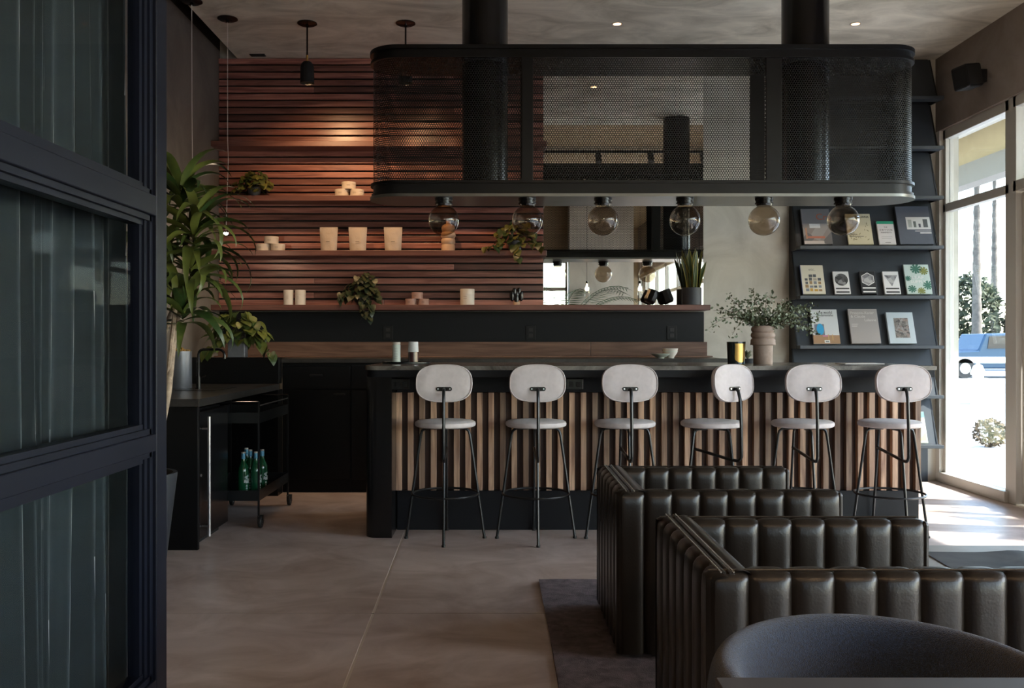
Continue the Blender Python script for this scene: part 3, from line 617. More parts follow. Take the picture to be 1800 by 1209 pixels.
pic(b, -w/2+.01, w/2-.01, .02, .15, y, voro('lemon_photo', [(.55, .50, .20), (.30, .45, .40), (.6, .6, .5)], 14)); pic(b, -w/2+.001, w/2-.001, .22, .268, y, c_('teal', (.15, .35, .36)))

# ================================================================== LEATHER CHAIRS
def channel_mesh(w, path, bulge):
    # path: list of (d, z, nd, nz) along the sweep: d = distance outward, normal (nd,nz); runs along local x = width
    nu = 12; pts = path; m = MB()
    def fn(u, v):
        i = min(int(round(v*(len(pts)-1))), len(pts)-1); d, z_, nd, nz = pts[i]
        q = abs(2*u-1); b = bulge*(1-q**4)
        return (w*(u-.5), -(d+nd*b), z_+nz*b)
    m.grid(nu, len(pts)-1, fn); return m
def chpath(h, top, r=.018, z0=.03):
    P = [(0, z0, 1, 0), (0, z0+.15, 1, 0), (0, h*.5, 1, 0), (0, h*.75, 1, 0), (0, h-.07, 1, 0), (0, h-.045, .96, 0), (0, h-r, .85, .05)]
    for a in (22, 45, 68): P.append((-r+r*cos(R(a)), h-r+r*sin(R(a)), .7*cos(R(a)), .45*sin(R(a))))
    P += [(-r, h, .0, .36), (-r-(top-r)*.5, h, 0, .36), (-top, h-.003, 0, .30)]
    return P
def lounge(x0, y0, label, W_, D_, name):
    H = .632; A = .10; BK = .125
    c = thing('leather_armchair', label, 'armchair', (x0, y0, 0), group='channel-tufted leather armchairs')
    base = MB().box(.05, D_-.05, .05, W_-.05, .013, .30).build('base', 'leather', c, bevel=.02)
    MB().box(BK, D_-.01, A+.01, W_-A-.01, .30, .43).build('seat_cushion', 'leather', c, bevel=.03)
    na = 8; wc = D_/na; nb = 7; wb = W_/nb
    me_a = channel_mesh(wc, chpath(H, A*.5-.018), .017).mesh('channel', M['leather'], True)
    me_b = channel_mesh(wb, chpath(H, .034), .017).mesh('channel', M['leather'], True)
    # near arm (outer face towards camera)
    for side in (0, 1):
        yo = .018 if side == 0 else W_-.018
        a = MB().box(.02, D_-.012, (.02 if side == 0 else W_-A+.02), (A-.02 if side == 0 else W_-.02), .03, H-.03).build('arm', 'leather', c, bevel=.012)
        for k in range(na):   # outer channels
            inst('channel', me_a, a, loc=(wc*(k+.5), yo, 0), rot=(0, 0, 0 if side == 0 else pi))
            if k: inst('channel', me_a, a, loc=(wc*(k+.5), (A-.018) if side == 0 else (W_-A+.018), 0), rot=(0, 0, pi if side == 0 else 0))
        MB().tube([(.01, yo+(.022 if side == 0 else -.022), H+.006), (D_-.01, yo+(.022 if side == 0 else -.022), H+.006)], .0032, 6).build('welt', 'leather', a, True)
        MB().box(D_-.012, D_+.012, (.012 if side == 0 else W_-A+.008), (A-.008 if side == 0 else W_-.012), .03, H).build('arm_front', 'leather', a, bevel=.012)
    bk = MB().box(.03, BK-.03, .03, W_-.03, .03, H-.03).build('back', 'leather', c, bevel=.012)
    for k in range(nb):
        inst('channel', me_b, bk, loc=(.018, wb*(k+.5), 0), rot=(0, 0, -pi/2))
        if 0 < k < nb-1: inst('channel', me_b, bk, loc=(BK-.018, wb*(k+.5), -.012), rot=(0, 0, pi/2))
    MB().box(.03, .07, .015, W_-.015, H-.03, H+.003).build('top_strip', 'leather', bk, bevel=.002)
    for xx in (.044, .059): MB().tube([(xx, .01, H+.006), (xx, W_-.01, H+.006)], .0040, 6).build('top_seam', 'leather', bk, True)
    st = MB(); n = int(W_/.011)
    for k in range(n):
        yy = .012+k*.011
        for xx in (.036, .067): st.box(xx-.0014, xx+.0014, yy, yy+.007, H+.005, H+.0095)
    s_ = st.build('stitching', 'stitch', bk); s_['kind'] = 'stuff'
    # sloping leather top pad inside the back
    MB().grid(8, 14, lambda u, v: (.066+.066*u, .02+(W_-.04)*v, H+.003+.010*sin(pi*u)-.022*u*u)).build('inner_pad', 'leather', bk, True)
lounge(.435, 3.40, 'dark leather channel-tufted armchair nearer the bar stools', .735, .84, 'far')
lounge(.50, 2.20, 'dark leather channel-tufted armchair nearest the blue tub chair', .755, .84, 'near')
rg = thing('area_rug', 'plum-grey woven rug under the leather armchairs', 'rug', (0, 0, 0))
MB().grid(30, 40, lambda u, v: (.19+.03*(1-v)+2.7*u, 1.3+3.25*v+.006*sin(u*30), .012)).build('pile', 'rug', rg); MB().box(.20, 2.9, 1.31, 4.545, .001, .011).build('backing', 'rug', rg)

# coffee table with magazine
ct = thing('coffee_table', 'low grey coffee table past the near leather armchair', 'table', (1.42, 2.35, .0125))
MB().prism(rrect(0, 1.15, 0, 1.13, .05), .375, .408).build('top', mat('table_stone', (.34, .32, .29), .4, vary=.08), ct, True)
for dx in (.1, 1.05):
    for dy in (.1, 1.03): MB().cyl((dx, dy, 0), (dx, dy, .375), .02).build('leg', 'steel', ct, True)
mg_ = thing('open_magazine', 'dark magazine lying open on the coffee table', 'magazine', (1.93, 3.2, .4215), R(-4))
pgm = mat('dark_page', (.06, .055, .052), .6, vary=.5, scale=7, spec=.25)
MB().grid(10, 3, lambda u, v: (-.19+.38*u-.19+.0, -.14+.28*v, .002+.010*math.exp(-((u-.85)/.22)**2))).build('left_page', pgm, mg_, True)
MB().grid(10, 3, lambda u, v: (0+.38*u, -.14+.28*v, .002+.010*math.exp(-((u-.18)/.22)**2))).build('right_page', pgm, mg_, True)

# blue tub chair + foreground table
tc_ = thing('tub_chair', 'blue-grey boucle tub chair tucked against the foreground table', 'chair', (.625, 1.455, 0))
def tub(u, v):   # u along arc, v round the section
    a = R(-38)+R(256)*u; rr = .245
    top = .665+.022*sin(pi*u); e = min(1, u/.10, (1-u)/.10); e = math.sqrt(max(0, 1-(1-e)**2))
    bot = .10; th = .038
    t = v*2*pi; ct_, st_ = cos(t), sin(t)
    zc = (top+bot)/2; hz = (top-bot)/2*(.35+.65*e)
    p = 5.0
    dx = th*math.copysign(abs(ct_)**(2/2.4), ct_)*(.25+.75*e); dz = math.copysign(abs(st_)**(2/p), st_)
    zz = zc+hz*dz-(top-bot)/2*(1-(.35+.65*e))*.6
    lean = .035*(zz-.3)
    r = rr+dx+lean
    return (r*cos(a), r*sin(a), zz)
MB().grid(72, 40, tub).build('backrest', 'boucle', tc_, True)
MB().lathe([(0, .30), (.20, .30), (.222, .32), (.222, .40), (.205, .43), (0, .44)], seg=36).build('seat_cushion', 'boucle', tc_, True)
for a in (45, 135, 225, 315): MB().cyl((.14*cos(R(a)), .14*sin(R(a)), .30), (.2*cos(R(a)), .2*sin(R(a)), .0125), .014, 10, .010).build('leg', 'steel', tc_, True)
ft = thing('dining_table', 'dark grey table edge in the foreground corner', 'table', (.30, 1.275, 0))
MB().box(0, 1.6, -.8, 0, .702, .73).build('top', 'table', ft, bevel=.002)
MB().cyl((.8, -.4, .03), (.8, -.4, .702), .04, 20).build('column', 'steel', ft, True); MB().lathe([(.3, .013), (.3, .022), (.04, .034)], (.8, -.4, 0), 32).build('foot_plate', 'steel', ft, True)

# ================================================================== CART + BOTTLES
ct2 = thing('bar_cart', 'black two-tier bar cart on castors parked by the fridge', 'cart', (-1.98, 5.87, 0))
cw, cl = .42, .80
for i, (xx, yy) in enumerate(((0, 0), (cw, 0), (0, cl), (cw, cl))):
    MB().box(xx-.006, xx+.006, yy-.006, yy+.006, .075, .810).build('post', 'steel', ct2)
    wq = MB().lathe([(.02, -.011), (.034, -.011), (.037, -.007), (.037, .007), (.034, .011), (.02, .011)], (xx+.012, yy+.0, .0372), 20, Matrix.Rotation(R(90), 3, 'Y')).build('castor', 'rubber', ct2, True)
    MB().cyl((xx+.0, yy, .037), (xx+.024, yy, .037), .012, 12).build('hub', 'chrome', wq, True); MB().box(xx-.006, xx-.002, yy-.012, yy+.012, .03, .08).box(xx+.026, xx+.03, yy-.012, yy+.012, .03, .08).box(xx-.006, xx+.03, yy-.012, yy+.012, .076, .08).build('fork', 'steel', wq)
for z0 in (.672, .172):
    t_ = MB().box(.006, cw-.006, .006, cl-.006, z0, z0+.006).build('tray', 'panel', ct2)
    MB().box(0, cw, -.004, .0, z0, z0+.068).box(0, cw, cl, cl+.004, z0, z0+.068).box(-.004, 0, 0, cl, z0, z0+.068).box(cw, cw+.004, 0, cl, z0, z0+.068).build('tray_lip', 'steel', t_)
for yy in (-.0, cl): MB().tube([(0, yy, .79), (0, yy, .808), (cw, yy, .808), (cw, yy, .79)], .006, 8).build('handle', 'steelgloss', ct2, True)
for xx in (0, cw): MB().cyl((xx, 0, .785), (xx, cl, .785), .004, 8).build('guard_rail', 'chrome', ct2, True)
bprof = [(.030, 0), (.037, .004), (.0375, .15), (.034, .175), (.022, .205), (.0145, .225), (.0135, .262), (.0135, .27)]
b_me = MB().lathe(bprof, seg=20).mesh('glass_body', M['bottle'], True); cap_me = MB().lathe([(.0145, .236), (.0145, .268), (.0135, .272), (0, .272)], seg=16).mesh('foil', M['bluecap'], True); cp2 = MB().lathe([(.0135, .2725), (.0135, .281), (0, .282)], seg=16).mesh('crown_cap', M['white'], True)
lb = MB()
for k, (a, z0, h) in enumerate(((0, .02, .012), (0, .037, .010), (0, .052, .014), (0, .075, .02), (18, .075, .03), (-18, .08, .02), (0, .10, .025), (14, .118, .012), (-12, .11, .012))):
    lb.add([(.0379*sin(R(a+da)), -.0379*cos(R(a+da)), zz) for da, zz in ((-11, z0), (11, z0), (7, z0+h), (-7, z0+h))], [(0,1,2,3)])
l_me = lb.mesh('printed_label', M['mint'])
bl_ = ['front left green glass bottle on the cart lower tray', 'front right green glass bottle on the cart lower tray, behind the post', 'middle green glass bottle at the back of the cart tray', 'green glass bottle peeking between the front pair on the cart', 'rightmost green glass bottle on the cart lower tray']
for i, (xp, Y) in enumerate(((428, 6.10), (450, 6.12), (440, 6.23), (433, 6.33), (461, 6.25))):
    b = thing('water_bottle', bl_[i], 'bottle', (px(xp, Y), Y, .1785), R((50, 60, 10, -20, 55)[i]), 'green bottles on the bar cart')
    inst('glass_body', b_me, b); inst('foil', cap_me, b); inst('crown_cap', cp2, b); inst('printed_label', l_me, b)

# ================================================================== CEILING FIXTURES
def canopy(p, r=.075): MB().lathe([(0, 0), (r, 0), (r, -.006), (r*.8, -.014), (.012, -.018), (.012, -.03)], seg=28).build('canopy', 'steelgloss', p, True)
for i, xp in enumerate((540, 713)):
    Y = 6.95; p = thing('pendant_lamp', ('black cylinder pendant lamp in front of the slatted wall', 'black cylinder pendant lamp half hidden by the hood end')[i], 'lamp', (px(xp, Y), Y, ZC), group='black cylinder pendants')
    canopy(p); MB().cyl((0, 0, -.03), (0, 0, -.245), .007, 10).build('stem', 'steelgloss', p, True); MB().cyl((0, 0, -.245), (0, 0, -.295), .008, 12).build('coupling', 'gold', p, True)
    MB().lathe([(.009, -.292), (.03, -.297), (.045, -.315), (.051, -.34), (.053, -.46), (.050, -.46), (.048, -.34), (.040, -.318), (.009, -.31)], seg=28).build('shade', 'black', p, True)
    MB().lathe([(.001, -.315), (.012, -.33), (.02, -.355), (.022, -.37), (.016, -.385), (.001, -.39)], seg=18).build('bulb', 'bulb', p, True)
    lamp('pendant_light', 'SPOT', (0, 0, -.478), 13, (1, .60, .30), p, .03, 125, .9, (R(38), 0, R(-10)))
for i, xp in enumerate((1085, 1504)):
    Y = 2.43*1600/558; d = thing('recessed_downlight', ('small recessed ceiling downlight above the hood centre', 'small recessed ceiling downlight above the hood near the windows')[i], 'lamp', (px(xp, Y), Y, ZC), group='recessed downlights')
    MB().lathe([(.045, 0), (.045, -.004), (.034, -.004), (.030, -.001)], seg=24).build('trim_ring', 'white', d, True); MB().lathe([(0, -.0015), (.030, -.0015)], seg=20).build('lens', 'led', d)
    lamp('downlight', 'SPOT', (0, 0, -.012), 9, (1, .80, .58), d, .03, 80, .7)
cl_ = thing('cable_light', 'tiny lit pendant on a thin wire among the plant leaves', 'lamp', (px(400, 6.85), 6.85, ZC)); canopy(cl_)
MB().tube([(0, 0, -.03), (0, 0, -.9), (.006, 0, -1.05), (-.004, 0, -1.35), (-.012, 0, -1.60)], .0022, 6).build('cable', 'white', cl_, True)
MB().lathe([(.02, -1.60), (.022, -1.612)], (-.012, 0, 0), 16).build('puck', 'steel', cl_, True); MB().lathe([(0, -1.6125), (.018, -1.6125), (.014, -1.625), (0, -1.63)], (-.012, 0, 0), 16).build('lens', 'puck', cl_, True)
lamp('cable_lamp', 'POINT', (-.012, 0, -1.65), 1.0, (1, .75, .5), cl_, .02)
cw_ = thing('cable_pendant', 'thin hanging wire left of the tall plant crown', 'lamp', (px(337, 6.5), 6.5, ZC)); canopy(cw_)
MB().tube([(0, 0, -.03), (.002, 0, -.8), (.010, 0, -1.56)], .0022, 6).build('cable', 'white', cw_, True); MB().lathe([(0, -1.56), (.02, -1.56), (.022, -1.575), (0, -1.575)], (.01, 0, 0), 16).build('puck', 'steel', cw_, True)
vt = thing('ceiling_vent', 'small black slot vent at the ceiling edge above the slats', 'vent', (px(453, 7.72), 7.72, ZC))
MB().box(-.065, .065, -.03, .03, -.006, 0).build('frame', 'steel', vt, bevel=.002)
for k in range(3): MB().box(-.058, .058, -.02+k*.018, -.014+k*.018, -.009, -.006).build('louvre', 'rubber', vt)
spk = thing('wall_speaker', 'small black loudspeaker on the brown wall above the corner window', 'speaker', (3.749, 7.05, 3.25))
MB().box(-.06, 0, -.04, .04, -.05, .05).build('bracket', 'black', spk, bevel=.006)
mt_ = Matrix.Translation((-.15, -.02, -.005)) @ Matrix.Rotation(R(-10), 4, 'Y') @ Matrix.Rotation(R(20), 4, 'Z')
MB().box(-.075, .085, -.075, .075, -.095, .085, mt_).build('enclosure', 'black', spk, bevel=.018); MB().box(-.068, .07, -.0785, -.075, -.08, .07, mt_).build('grille', 'rubber', spk)

# ================================================================== SHELF GOODS
SY = 7.70; ss = 1600/SY
tin_me = {}
def tin(mt, r, h, label, xp, z0, group, name='tin', cat='tin'):
    t_ = thing(name, label, cat, (px(xp, SY), SY, z0), R(random.uniform(-20, 20)), group)
    k = (mt, r, h)
    if k not in tin_me:
        tin_me[k] = (MB().lathe([(0, 0), (r-.002, 0), (r, .002), (r, h*.66)], seg=32).mesh('body', M[mt], True), MB().lathe([(r+.001, h*.665), (r+.001, h-.002), (r-.001, h), (0, h)], seg=32).mesh('lid', M[mt], True),
                     MB().add([((r+.0008)*sin(a), -(r+.0008)*cos(a), zz) for zz in (h*.40, h*.40+.002, h*.52, h*.52+.002) for a in (-.25, 0, .25)], [(0,1,4,3), (1,2,5,4), (6,7,10,9), (7,8,11,10)]).mesh('label_print', M['line']))
    for n_, m_ in zip(('body', 'lid', 'label_print'), tin_me[k]): inst(n_, m_, t_)
H2 = .0625
for sname, z0, xs in (('second shelf', SH[1], (601, 627, 611)), ('third shelf', SH[2], (463, 488, 475))):
    tin('cream', .059, H2, f'cream round tin at the lower left of the {sname} pyramid', xs[0], z0, 'cream tins on the '+sname)
    tin('cream', .059, H2, f'cream round tin at the lower right of the {sname} pyramid', xs[1]+.5, z0, 'cream tins on the '+sname)
    tin('cream', .059, H2, f'cream round tin on top of the {sname} pyramid', xs[2]+2, z0+H2, 'cream tins on the '+sname)
for xp, n_ in ((722.5, 'lower left'), (744.5, 'lower right')): tin('pink', .0475, .054, f'rose-brown round tin at the {n_} of the small pyramid', xp, SH[3], 'rose tins on the lowest shelf')
tin('pink', .0475, .054, 'rose-brown round tin on top of the small pyramid', 733.5, SH[3]+.054, 'rose tins on the lowest shelf')
tin('white', .041, .128, 'slim cream canister, left of the pair on the lowest shelf', 507, SH[3], 'canisters on the lowest shelf', 'canister', 'canister')
tin('white', .044, .128, 'slim cream canister, right of the pair on the lowest shelf', 528, SH[3], 'canisters on the lowest shelf', 'canister', 'canister')
tin('white', .060, .137, 'broad white canister between the rose tins and the dark sculpture', 821.5, SH[3], 'canisters on the lowest shelf', 'canister', 'canister')
for i, xp in enumerate((578, 629, 691)):
    p = thing('pouch', ('beige stand-up pouch nearest the cream tins', 'beige stand-up pouch in the middle of three', 'beige stand-up pouch nearest the wooden totem')[i], 'pouch', (px(xp, SY), SY, SH[2]), R((-4, 2, 3)[i]), 'pouches on the third shelf')
    def pf(u, v, sgn):
        w = .068+.010*v; t_ = .034*(1-v)**.8*(1-abs(2*u-1)**3)+.001; rip = .003*sin(u*9+i)*sin(v*11+i*2)*(1-v)
        return ((2*u-1)*w, sgn*(t_+rip), .205*v)
    MB().grid(12, 14, lambda u, v: pf(u, v, -1)).grid(12, 14, lambda u, v: pf(u, v, 1)).build('bag', 'kraft', p, True)
    MB().box(-.077, .077, -.003, .003, .172, .206).build('top_seal', 'kraft', p); MB().box(-.016, .016, -.0345, -.0335, .078, .082).build('printed_name', 'line', p)
tt = thing('turned_totem', 'turned pale wood vase of stacked rings behind the first globe', 'vase', (px(788, SY), SY, SH[2]))
MB().lathe([(0, 0), (.058, 0), (.058, .05), (.052, .058), (.052, .062), (.060, .072), (.060, .098), (.052, .108), (.055, .116), (.064, .13), (.060, .155), (.05, .165), (.055, .178), (.058, .20), (.048, .222), (.03, .23), (0, .23)], seg=36).build('body', 'claywood', tt, True); MB().lathe([(.020, .2305), (.018, .245), (.022, .26), (0, .26)], seg=20).build('neck', 'claywood', tt, True)
dk = thing('dark_sculpture', 'dark lobed sculpture on a small wooden base', 'sculpture', (px(908, SY), SY, SH[3]))
MB().lathe([(.028, 0), (.030, .02), (.026, .03), (0, .03)], seg=20).build('base', 'claywood', dk, True)
for k, (dx, dz, rr) in enumerate(((0, .085, .026), (-.038, .08, .022), (.038, .082, .022), (-.018, .11, .020), (.02, .112, .020), (0, .055, .022))):
    MB().lathe([(0, -.05), (rr*.8, -.036), (rr, 0), (rr*.85, .028), (rr*.5, .034), (0, .03)], (dx, -.01*(k % 2), dz), 12).build('lobe', 'steelgloss', dk, True)
for i, (xp, a) in enumerate(((1140, 24), (1176, -22))):
    o = thing('black_cup', ('black angular cup tipped on its edge near the mirror, left of two', 'black angular cup tipped on its edge beside the snake plant pot')[i], 'cup', (px(xp, 7.74), 7.735, SH[3]+.022), R(15-30*i), 'black cups on the lowest shelf')
    o.rotation_euler = (0, R(a), R(10))
    MB().lathe([(.040, 0), (.052, .02), (.050, .11), (.044, .11), (.044, .02), (0, .018)], seg=8).build('body', 'steelgloss', o); MB().lathe([(.051, .1102), (.051, .114), (.044, .114), (.044, .1102)], seg=8).build('rim', 'steel', o)

# ---------------------------------------------------------------- plants
def strap(L_, w, e0, droop, nseg=9, fold=.25):
    m = MB(); x = z_ = 0.; e = R(e0); rows = []
    for k in range(nseg+1):
        t = k/nseg; ww = w*min(1, (.35+t*3.2))*(1-max(0, t-.45)/.55)**.75 if t < 1 else 0.0004
        nx, nz = -sin(e), cos(e)
        rows.append([(x+nx*fold*ww, -ww, z_+nz*fold*ww), (x, 0, z_), (x+nx*fold*ww, ww, z_+nz*fold*ww)])
        x += L_/nseg*cos(e); z_ += L_/nseg*sin(e); e -= R(droop)/nseg*(.4+1.2*t)
    vs = [p for r in rows for p in r]; fs = []
    for k in range(nseg):
        for j in (0, 1): fs.append((k*3+j, (k+1)*3+j, (k+1)*3+j+1, k*3+j+1))
    return m.add(vs, fs)
def heart(L_=1.0, cup=.18):
    o = [(0, 0), (-.12, .22), (-.05, .40), (.15, .47), (.40, .42), (.68, .25), (1.0, 0)]
    vs = [(0, 0, 0), (.25, 0, -.02), (.5, 0, -.01), (.75, 0, -.06), (1, 0, -.16)]; fs = []
    for s_ in (1, -1):
        b0 = len(vs); vs += [(p[0], s_*p[1], cup*p[1]-.16*p[0]**2) for p in o[1:6]]
        f = [(0, b0+1, b0), (0, 1, b0+2, b0+1), (1, 2, b0+3, b0+2), (2, 3, b0+4, b0+3), (3, 4, b0+4)]
        fs += f if s_ > 0 else [tuple(reversed(q)) for q in f]
    return MB().add(vs, fs)
def place_leaf(me, par, loc, direc, roll, sc, name='leaf'):
    d = Vector(direc).normalized(); az = math.atan2(d.y, d.x); el = math.asin(max(-1, min(1, d.z)))
    o = inst(name, me, par, loc=loc, scale=sc); o.rotation_euler = (Euler((roll, 0, 0)).to_matrix().to_4x4() and (Matrix.Rotation(az, 4, 'Z') @ Matrix.Rotation(-el, 4, 'Y') @ Matrix.Rotation(roll, 4, 'X')).to_euler())
    return o
def jitter_leaf_mats(): pass
# dracaena
dp = thing('dracaena', 'tall dracaena with arching strap leaves beside the partition', 'plant', (-1.80, 4.72, .44))
straps = [strap(L_, .027, 38, d, 10).mesh('leaf', M['dleaf'], True) for L_, d in ((.40, 115), (.43, 150), (.41, 175), (.37, 130))]
rd = random.Random(11)
def dworld(x, y, Y): return Vector((px(x, Y)+1.80, Y-4.72, pz(y, Y)-.44))
heads = [(dworld(318, 330, 4.72), 30), (dworld(342, 395, 4.62), 26), (dworld(335, 455, 4.78), 28), (dworld(322, 525, 4.66), 26), (dworld(280, 420, 4.80), 20)]
base_pts = [Vector((0, 0, 0)), Vector((.03, -.02, .28)), Vector((.095, 0, .55)), Vector((.12, 0, .80))]
MB().tube([(.0, 0, 0), (.035, -.02, .25), (.08, -.01, .5), (.10, 0, .75), heads[3][0]*.6+Vector((.1, 0, .75))*.4, heads[3][0]], [.022, .020, .018, .017, .014, .011], 10).build('stem', 'bark', dp, True)
MB().tube([(-.03, .03, 0), (-.0, .04, .4), (.04, .03, .8), heads[2][0]*.5+Vector((.06, .03, .8))*.5, heads[2][0], heads[0][0]], [.021, .019, .017, .014, .012, .010], 10).build('stem', 'bark', dp, True)
MB().tube([(-.05, -.03, 0), (-.05, -.02, .5), (-.05, 0, 1.0), heads[4][0]], [.018, .016, .013, .011], 10).build('stem', 'bark', dp, True)
MB().tube([(.08, -.01, .6), (.13, -.06, .9), heads[1][0]], [.013, .012, .010], 8).build('stem', 'bark', dp, True)
for hp, n_ in heads:
    for k in range(n_):
        a = k*2.399+rd.uniform(-.2, .2); t = k/n_
        o = inst('leaf', rd.choice(straps), dp, loc=hp+Vector((0, 0, -.14*t)), scale=rd.uniform(.72, 1.12))
        o.rotation_euler = (Matrix.Rotation(a, 4, 'Z') @ Matrix.Rotation(R(-34+66*t+rd.uniform(-14, 14)), 4, 'Y') @ Matrix.Rotation(rd.uniform(-.4, .4), 4, 'X')).to_euler()
fpot = thing('floor_planter', 'dark grey tapered floor planter holding the dracaena', 'planter', (-1.90, 4.74, 0))
MB().lathe([(0, 0), (.135, 0), (.145, .01), (.205, .50), (.205, .515), (.185, .515), (.180, .44), (0, .435)], seg=36).build('pot', 'potgrey', fpot, True)
ms = MB(); rm = random.Random(5)
for k in range(60):
    a, r = rm.uniform(0, 6.28), .17*math.sqrt(rm.random()); rr = rm.uniform(.018, .032); ms.lathe([(0, -rr*.3), (rr, 0), (rr*.7, rr*.6), (0, rr*.8)], (r*cos(a), r*sin(a), .45+rm.uniform(0, .06)), 6)
mo_ = ms.build('moss', 'moss', fpot, True); mo_['kind'] = 'stuff'
# zinc canister with moss
zc_ = thing('zinc_canister', 'weathered zinc canister topped with dry moss on the sink counter', 'pot', (px(318, 6.4), 6.4, .87))
MB().lathe([(0, 0), (.072, 0), (.074, .004), (.074, .262), (.070, .262), (.068, .22), (0, .22)], seg=32).build('pot', 'zinc', zc_, True)
ms = MB()
for k in range(40):
    a, r = rm.uniform(0, 6.28), .06*math.sqrt(rm.random()); rr = rm.uniform(.010, .018); ms.lathe([(0, -rr*.3), (rr, 0), (rr*.7, rr*.6), (0, rr*.8)], (r*cos(a), r*sin(a), .255+.03*(1-r/.06)), 6)
mo_ = ms.build('moss', 'moss', zc_, True); mo_['kind'] = 'stuff'

def vine(name, label, x, Y, z0, leafkind, n, ext, sizes, trails, seed, pot=None, cat='plant'):
    r = random.Random(seed); X = px(x, Y)
    p = thing(name, label, cat, (X, Y, z0))
    me = [heart(1, c).mesh('leaf', M[leafkind], True) for c in (.1, .3, -.05)]
    if pot: pot(p)
    zc = pot_h = p.get('pot_h', .09)
    for k in range(n):
        a = r.uniform(0, 2*pi); el = r.uniform(-.25, 1.45); q = r.uniform(.55, 1.0)
        d = Vector((cos(a)*cos(el)*ext[0], sin(a)*cos(el)*ext[1], sin(el)*ext[2]))
        loc = Vector((0, 0, pot_h))+d*q
        if z0+loc.z < z0+.015 and abs(loc.y) < .09: loc.z = .02
        loc.y = min(loc.y, 7.79-Y)
        dr = Vector((cos(a)*.8+r.uniform(-.5, .5), sin(a)*.6-.55, -.25-r.uniform(0, .9)))
        o = place_leaf(r.choice(me), p, loc, dr, r.uniform(-.5, .5), r.uniform(*sizes))
    for path, cnt in trails:
        P = [Vector(q) for q in path]
        MB().tube(P, .0028, 5).build('stem', 'twig' if leafkind != 'pleaf' else 'pleaf', p, True)
        for k in range(cnt):
            t = (k+.6)/cnt*(len(P)-1); i = min(int(t), len(P)-2); loc = P[i].lerp(P[i+1], t-i)
            place_leaf(r.choice(me), p, loc+Vector((r.uniform(-.01, .01), -.008, 0)), (r.uniform(-1, 1), -.6, -.7-r.random()), r.uniform(-.5, .5), r.uniform(*sizes))
    sm_ = MB()
    for k in range(10):
        a = r.uniform(0, 6.28); sm_.tube([(0, 0, pot_h*.8), (cos(a)*ext[0]*.4, sin(a)*ext[1]*.4, pot_h+ext[2]*.5), (cos(a)*ext[0]*.8, sin(a)*ext[1]*.6, pot_h+ext[2]*.4)], .0022, 5)
    sm_.build('stalks', 'pleaf', p, True)
    return p
def roundpot(r_, h, mt):
    def f(p):
        p['pot_h'] = h; MB().lathe([(0, 0), (r_*.85, 0), (r_, h), (r_*.9, h), (r_*.85, h*.8), (0, h*.8)], seg=24).build('pot', mt, p, True)
    return f
def sqpot(p):
    p['pot_h'] = .145
    MB().box(-.067, .067, -.045, .045, 0, .143).build('pot', 'zinc', p, bevel=.004); MB().box(-.058, .058, -.037, .037, .1432, .146).build('soil', 'soil', p)
vine('pothos', 'bushy yellow-green pothos on the second shelf', 447, 7.68, SH[1], 'pleaf', 95, (.165, .09, .15), (.045, .072), [], 21, roundpot(.055, .075, 'potgrey'))
vine('pothos', 'trailing pothos on the third shelf end beside the mirror', 905, 7.68, SH[2], 'pleaf', 75, (.20, .09, .17), (.05, .08), [([(-.1, -.07, .05), (-.2, -.1, .03), (-.26, -.1, .02)], 5), ([(.0, -.07, .05), (.02, -.105, 0), (.03, -.11, -.08)], 5), ([(.1, -.05, .05), (.2, -.08, .06), (.24, -.09, .02)], 5)], 22, roundpot(.06, .085, 'potgrey'))
vine('trailing_vine', 'dark vine spilling over the edge of the lowest shelf', 638, 7.68, SH[3], 'vleaf', 105, (.165, .09, .20), (.045, .075), [([(0, -.07, .05), (.01, -.105, -.0), (.03, -.11, -.10)], 9), ([(.06, -.07, .05), (.08, -.105, -.02), (.07, -.11, -.13)], 9), ([(-.1, -.04, .12), (-.18, -.07, .09), (-.2, -.08, .03)], 6)], 23, roundpot(.055, .08, 'potgrey'))
vine('philodendron', 'sprawling green plant in a square zinc planter on the black panel', 418, 7.15, 1.076, 'dleaf', 95, (.25, .10, .22), (.06, .10), [([(.06, -.03, .14), (.16, -.05, .16), (.24, -.06, .06), (.30, -.06, .015)], 9), ([(-.08, -.03, .13), (-.2, -.05, .08), (-.24, -.06, .02)], 7)], 24, sqpot)
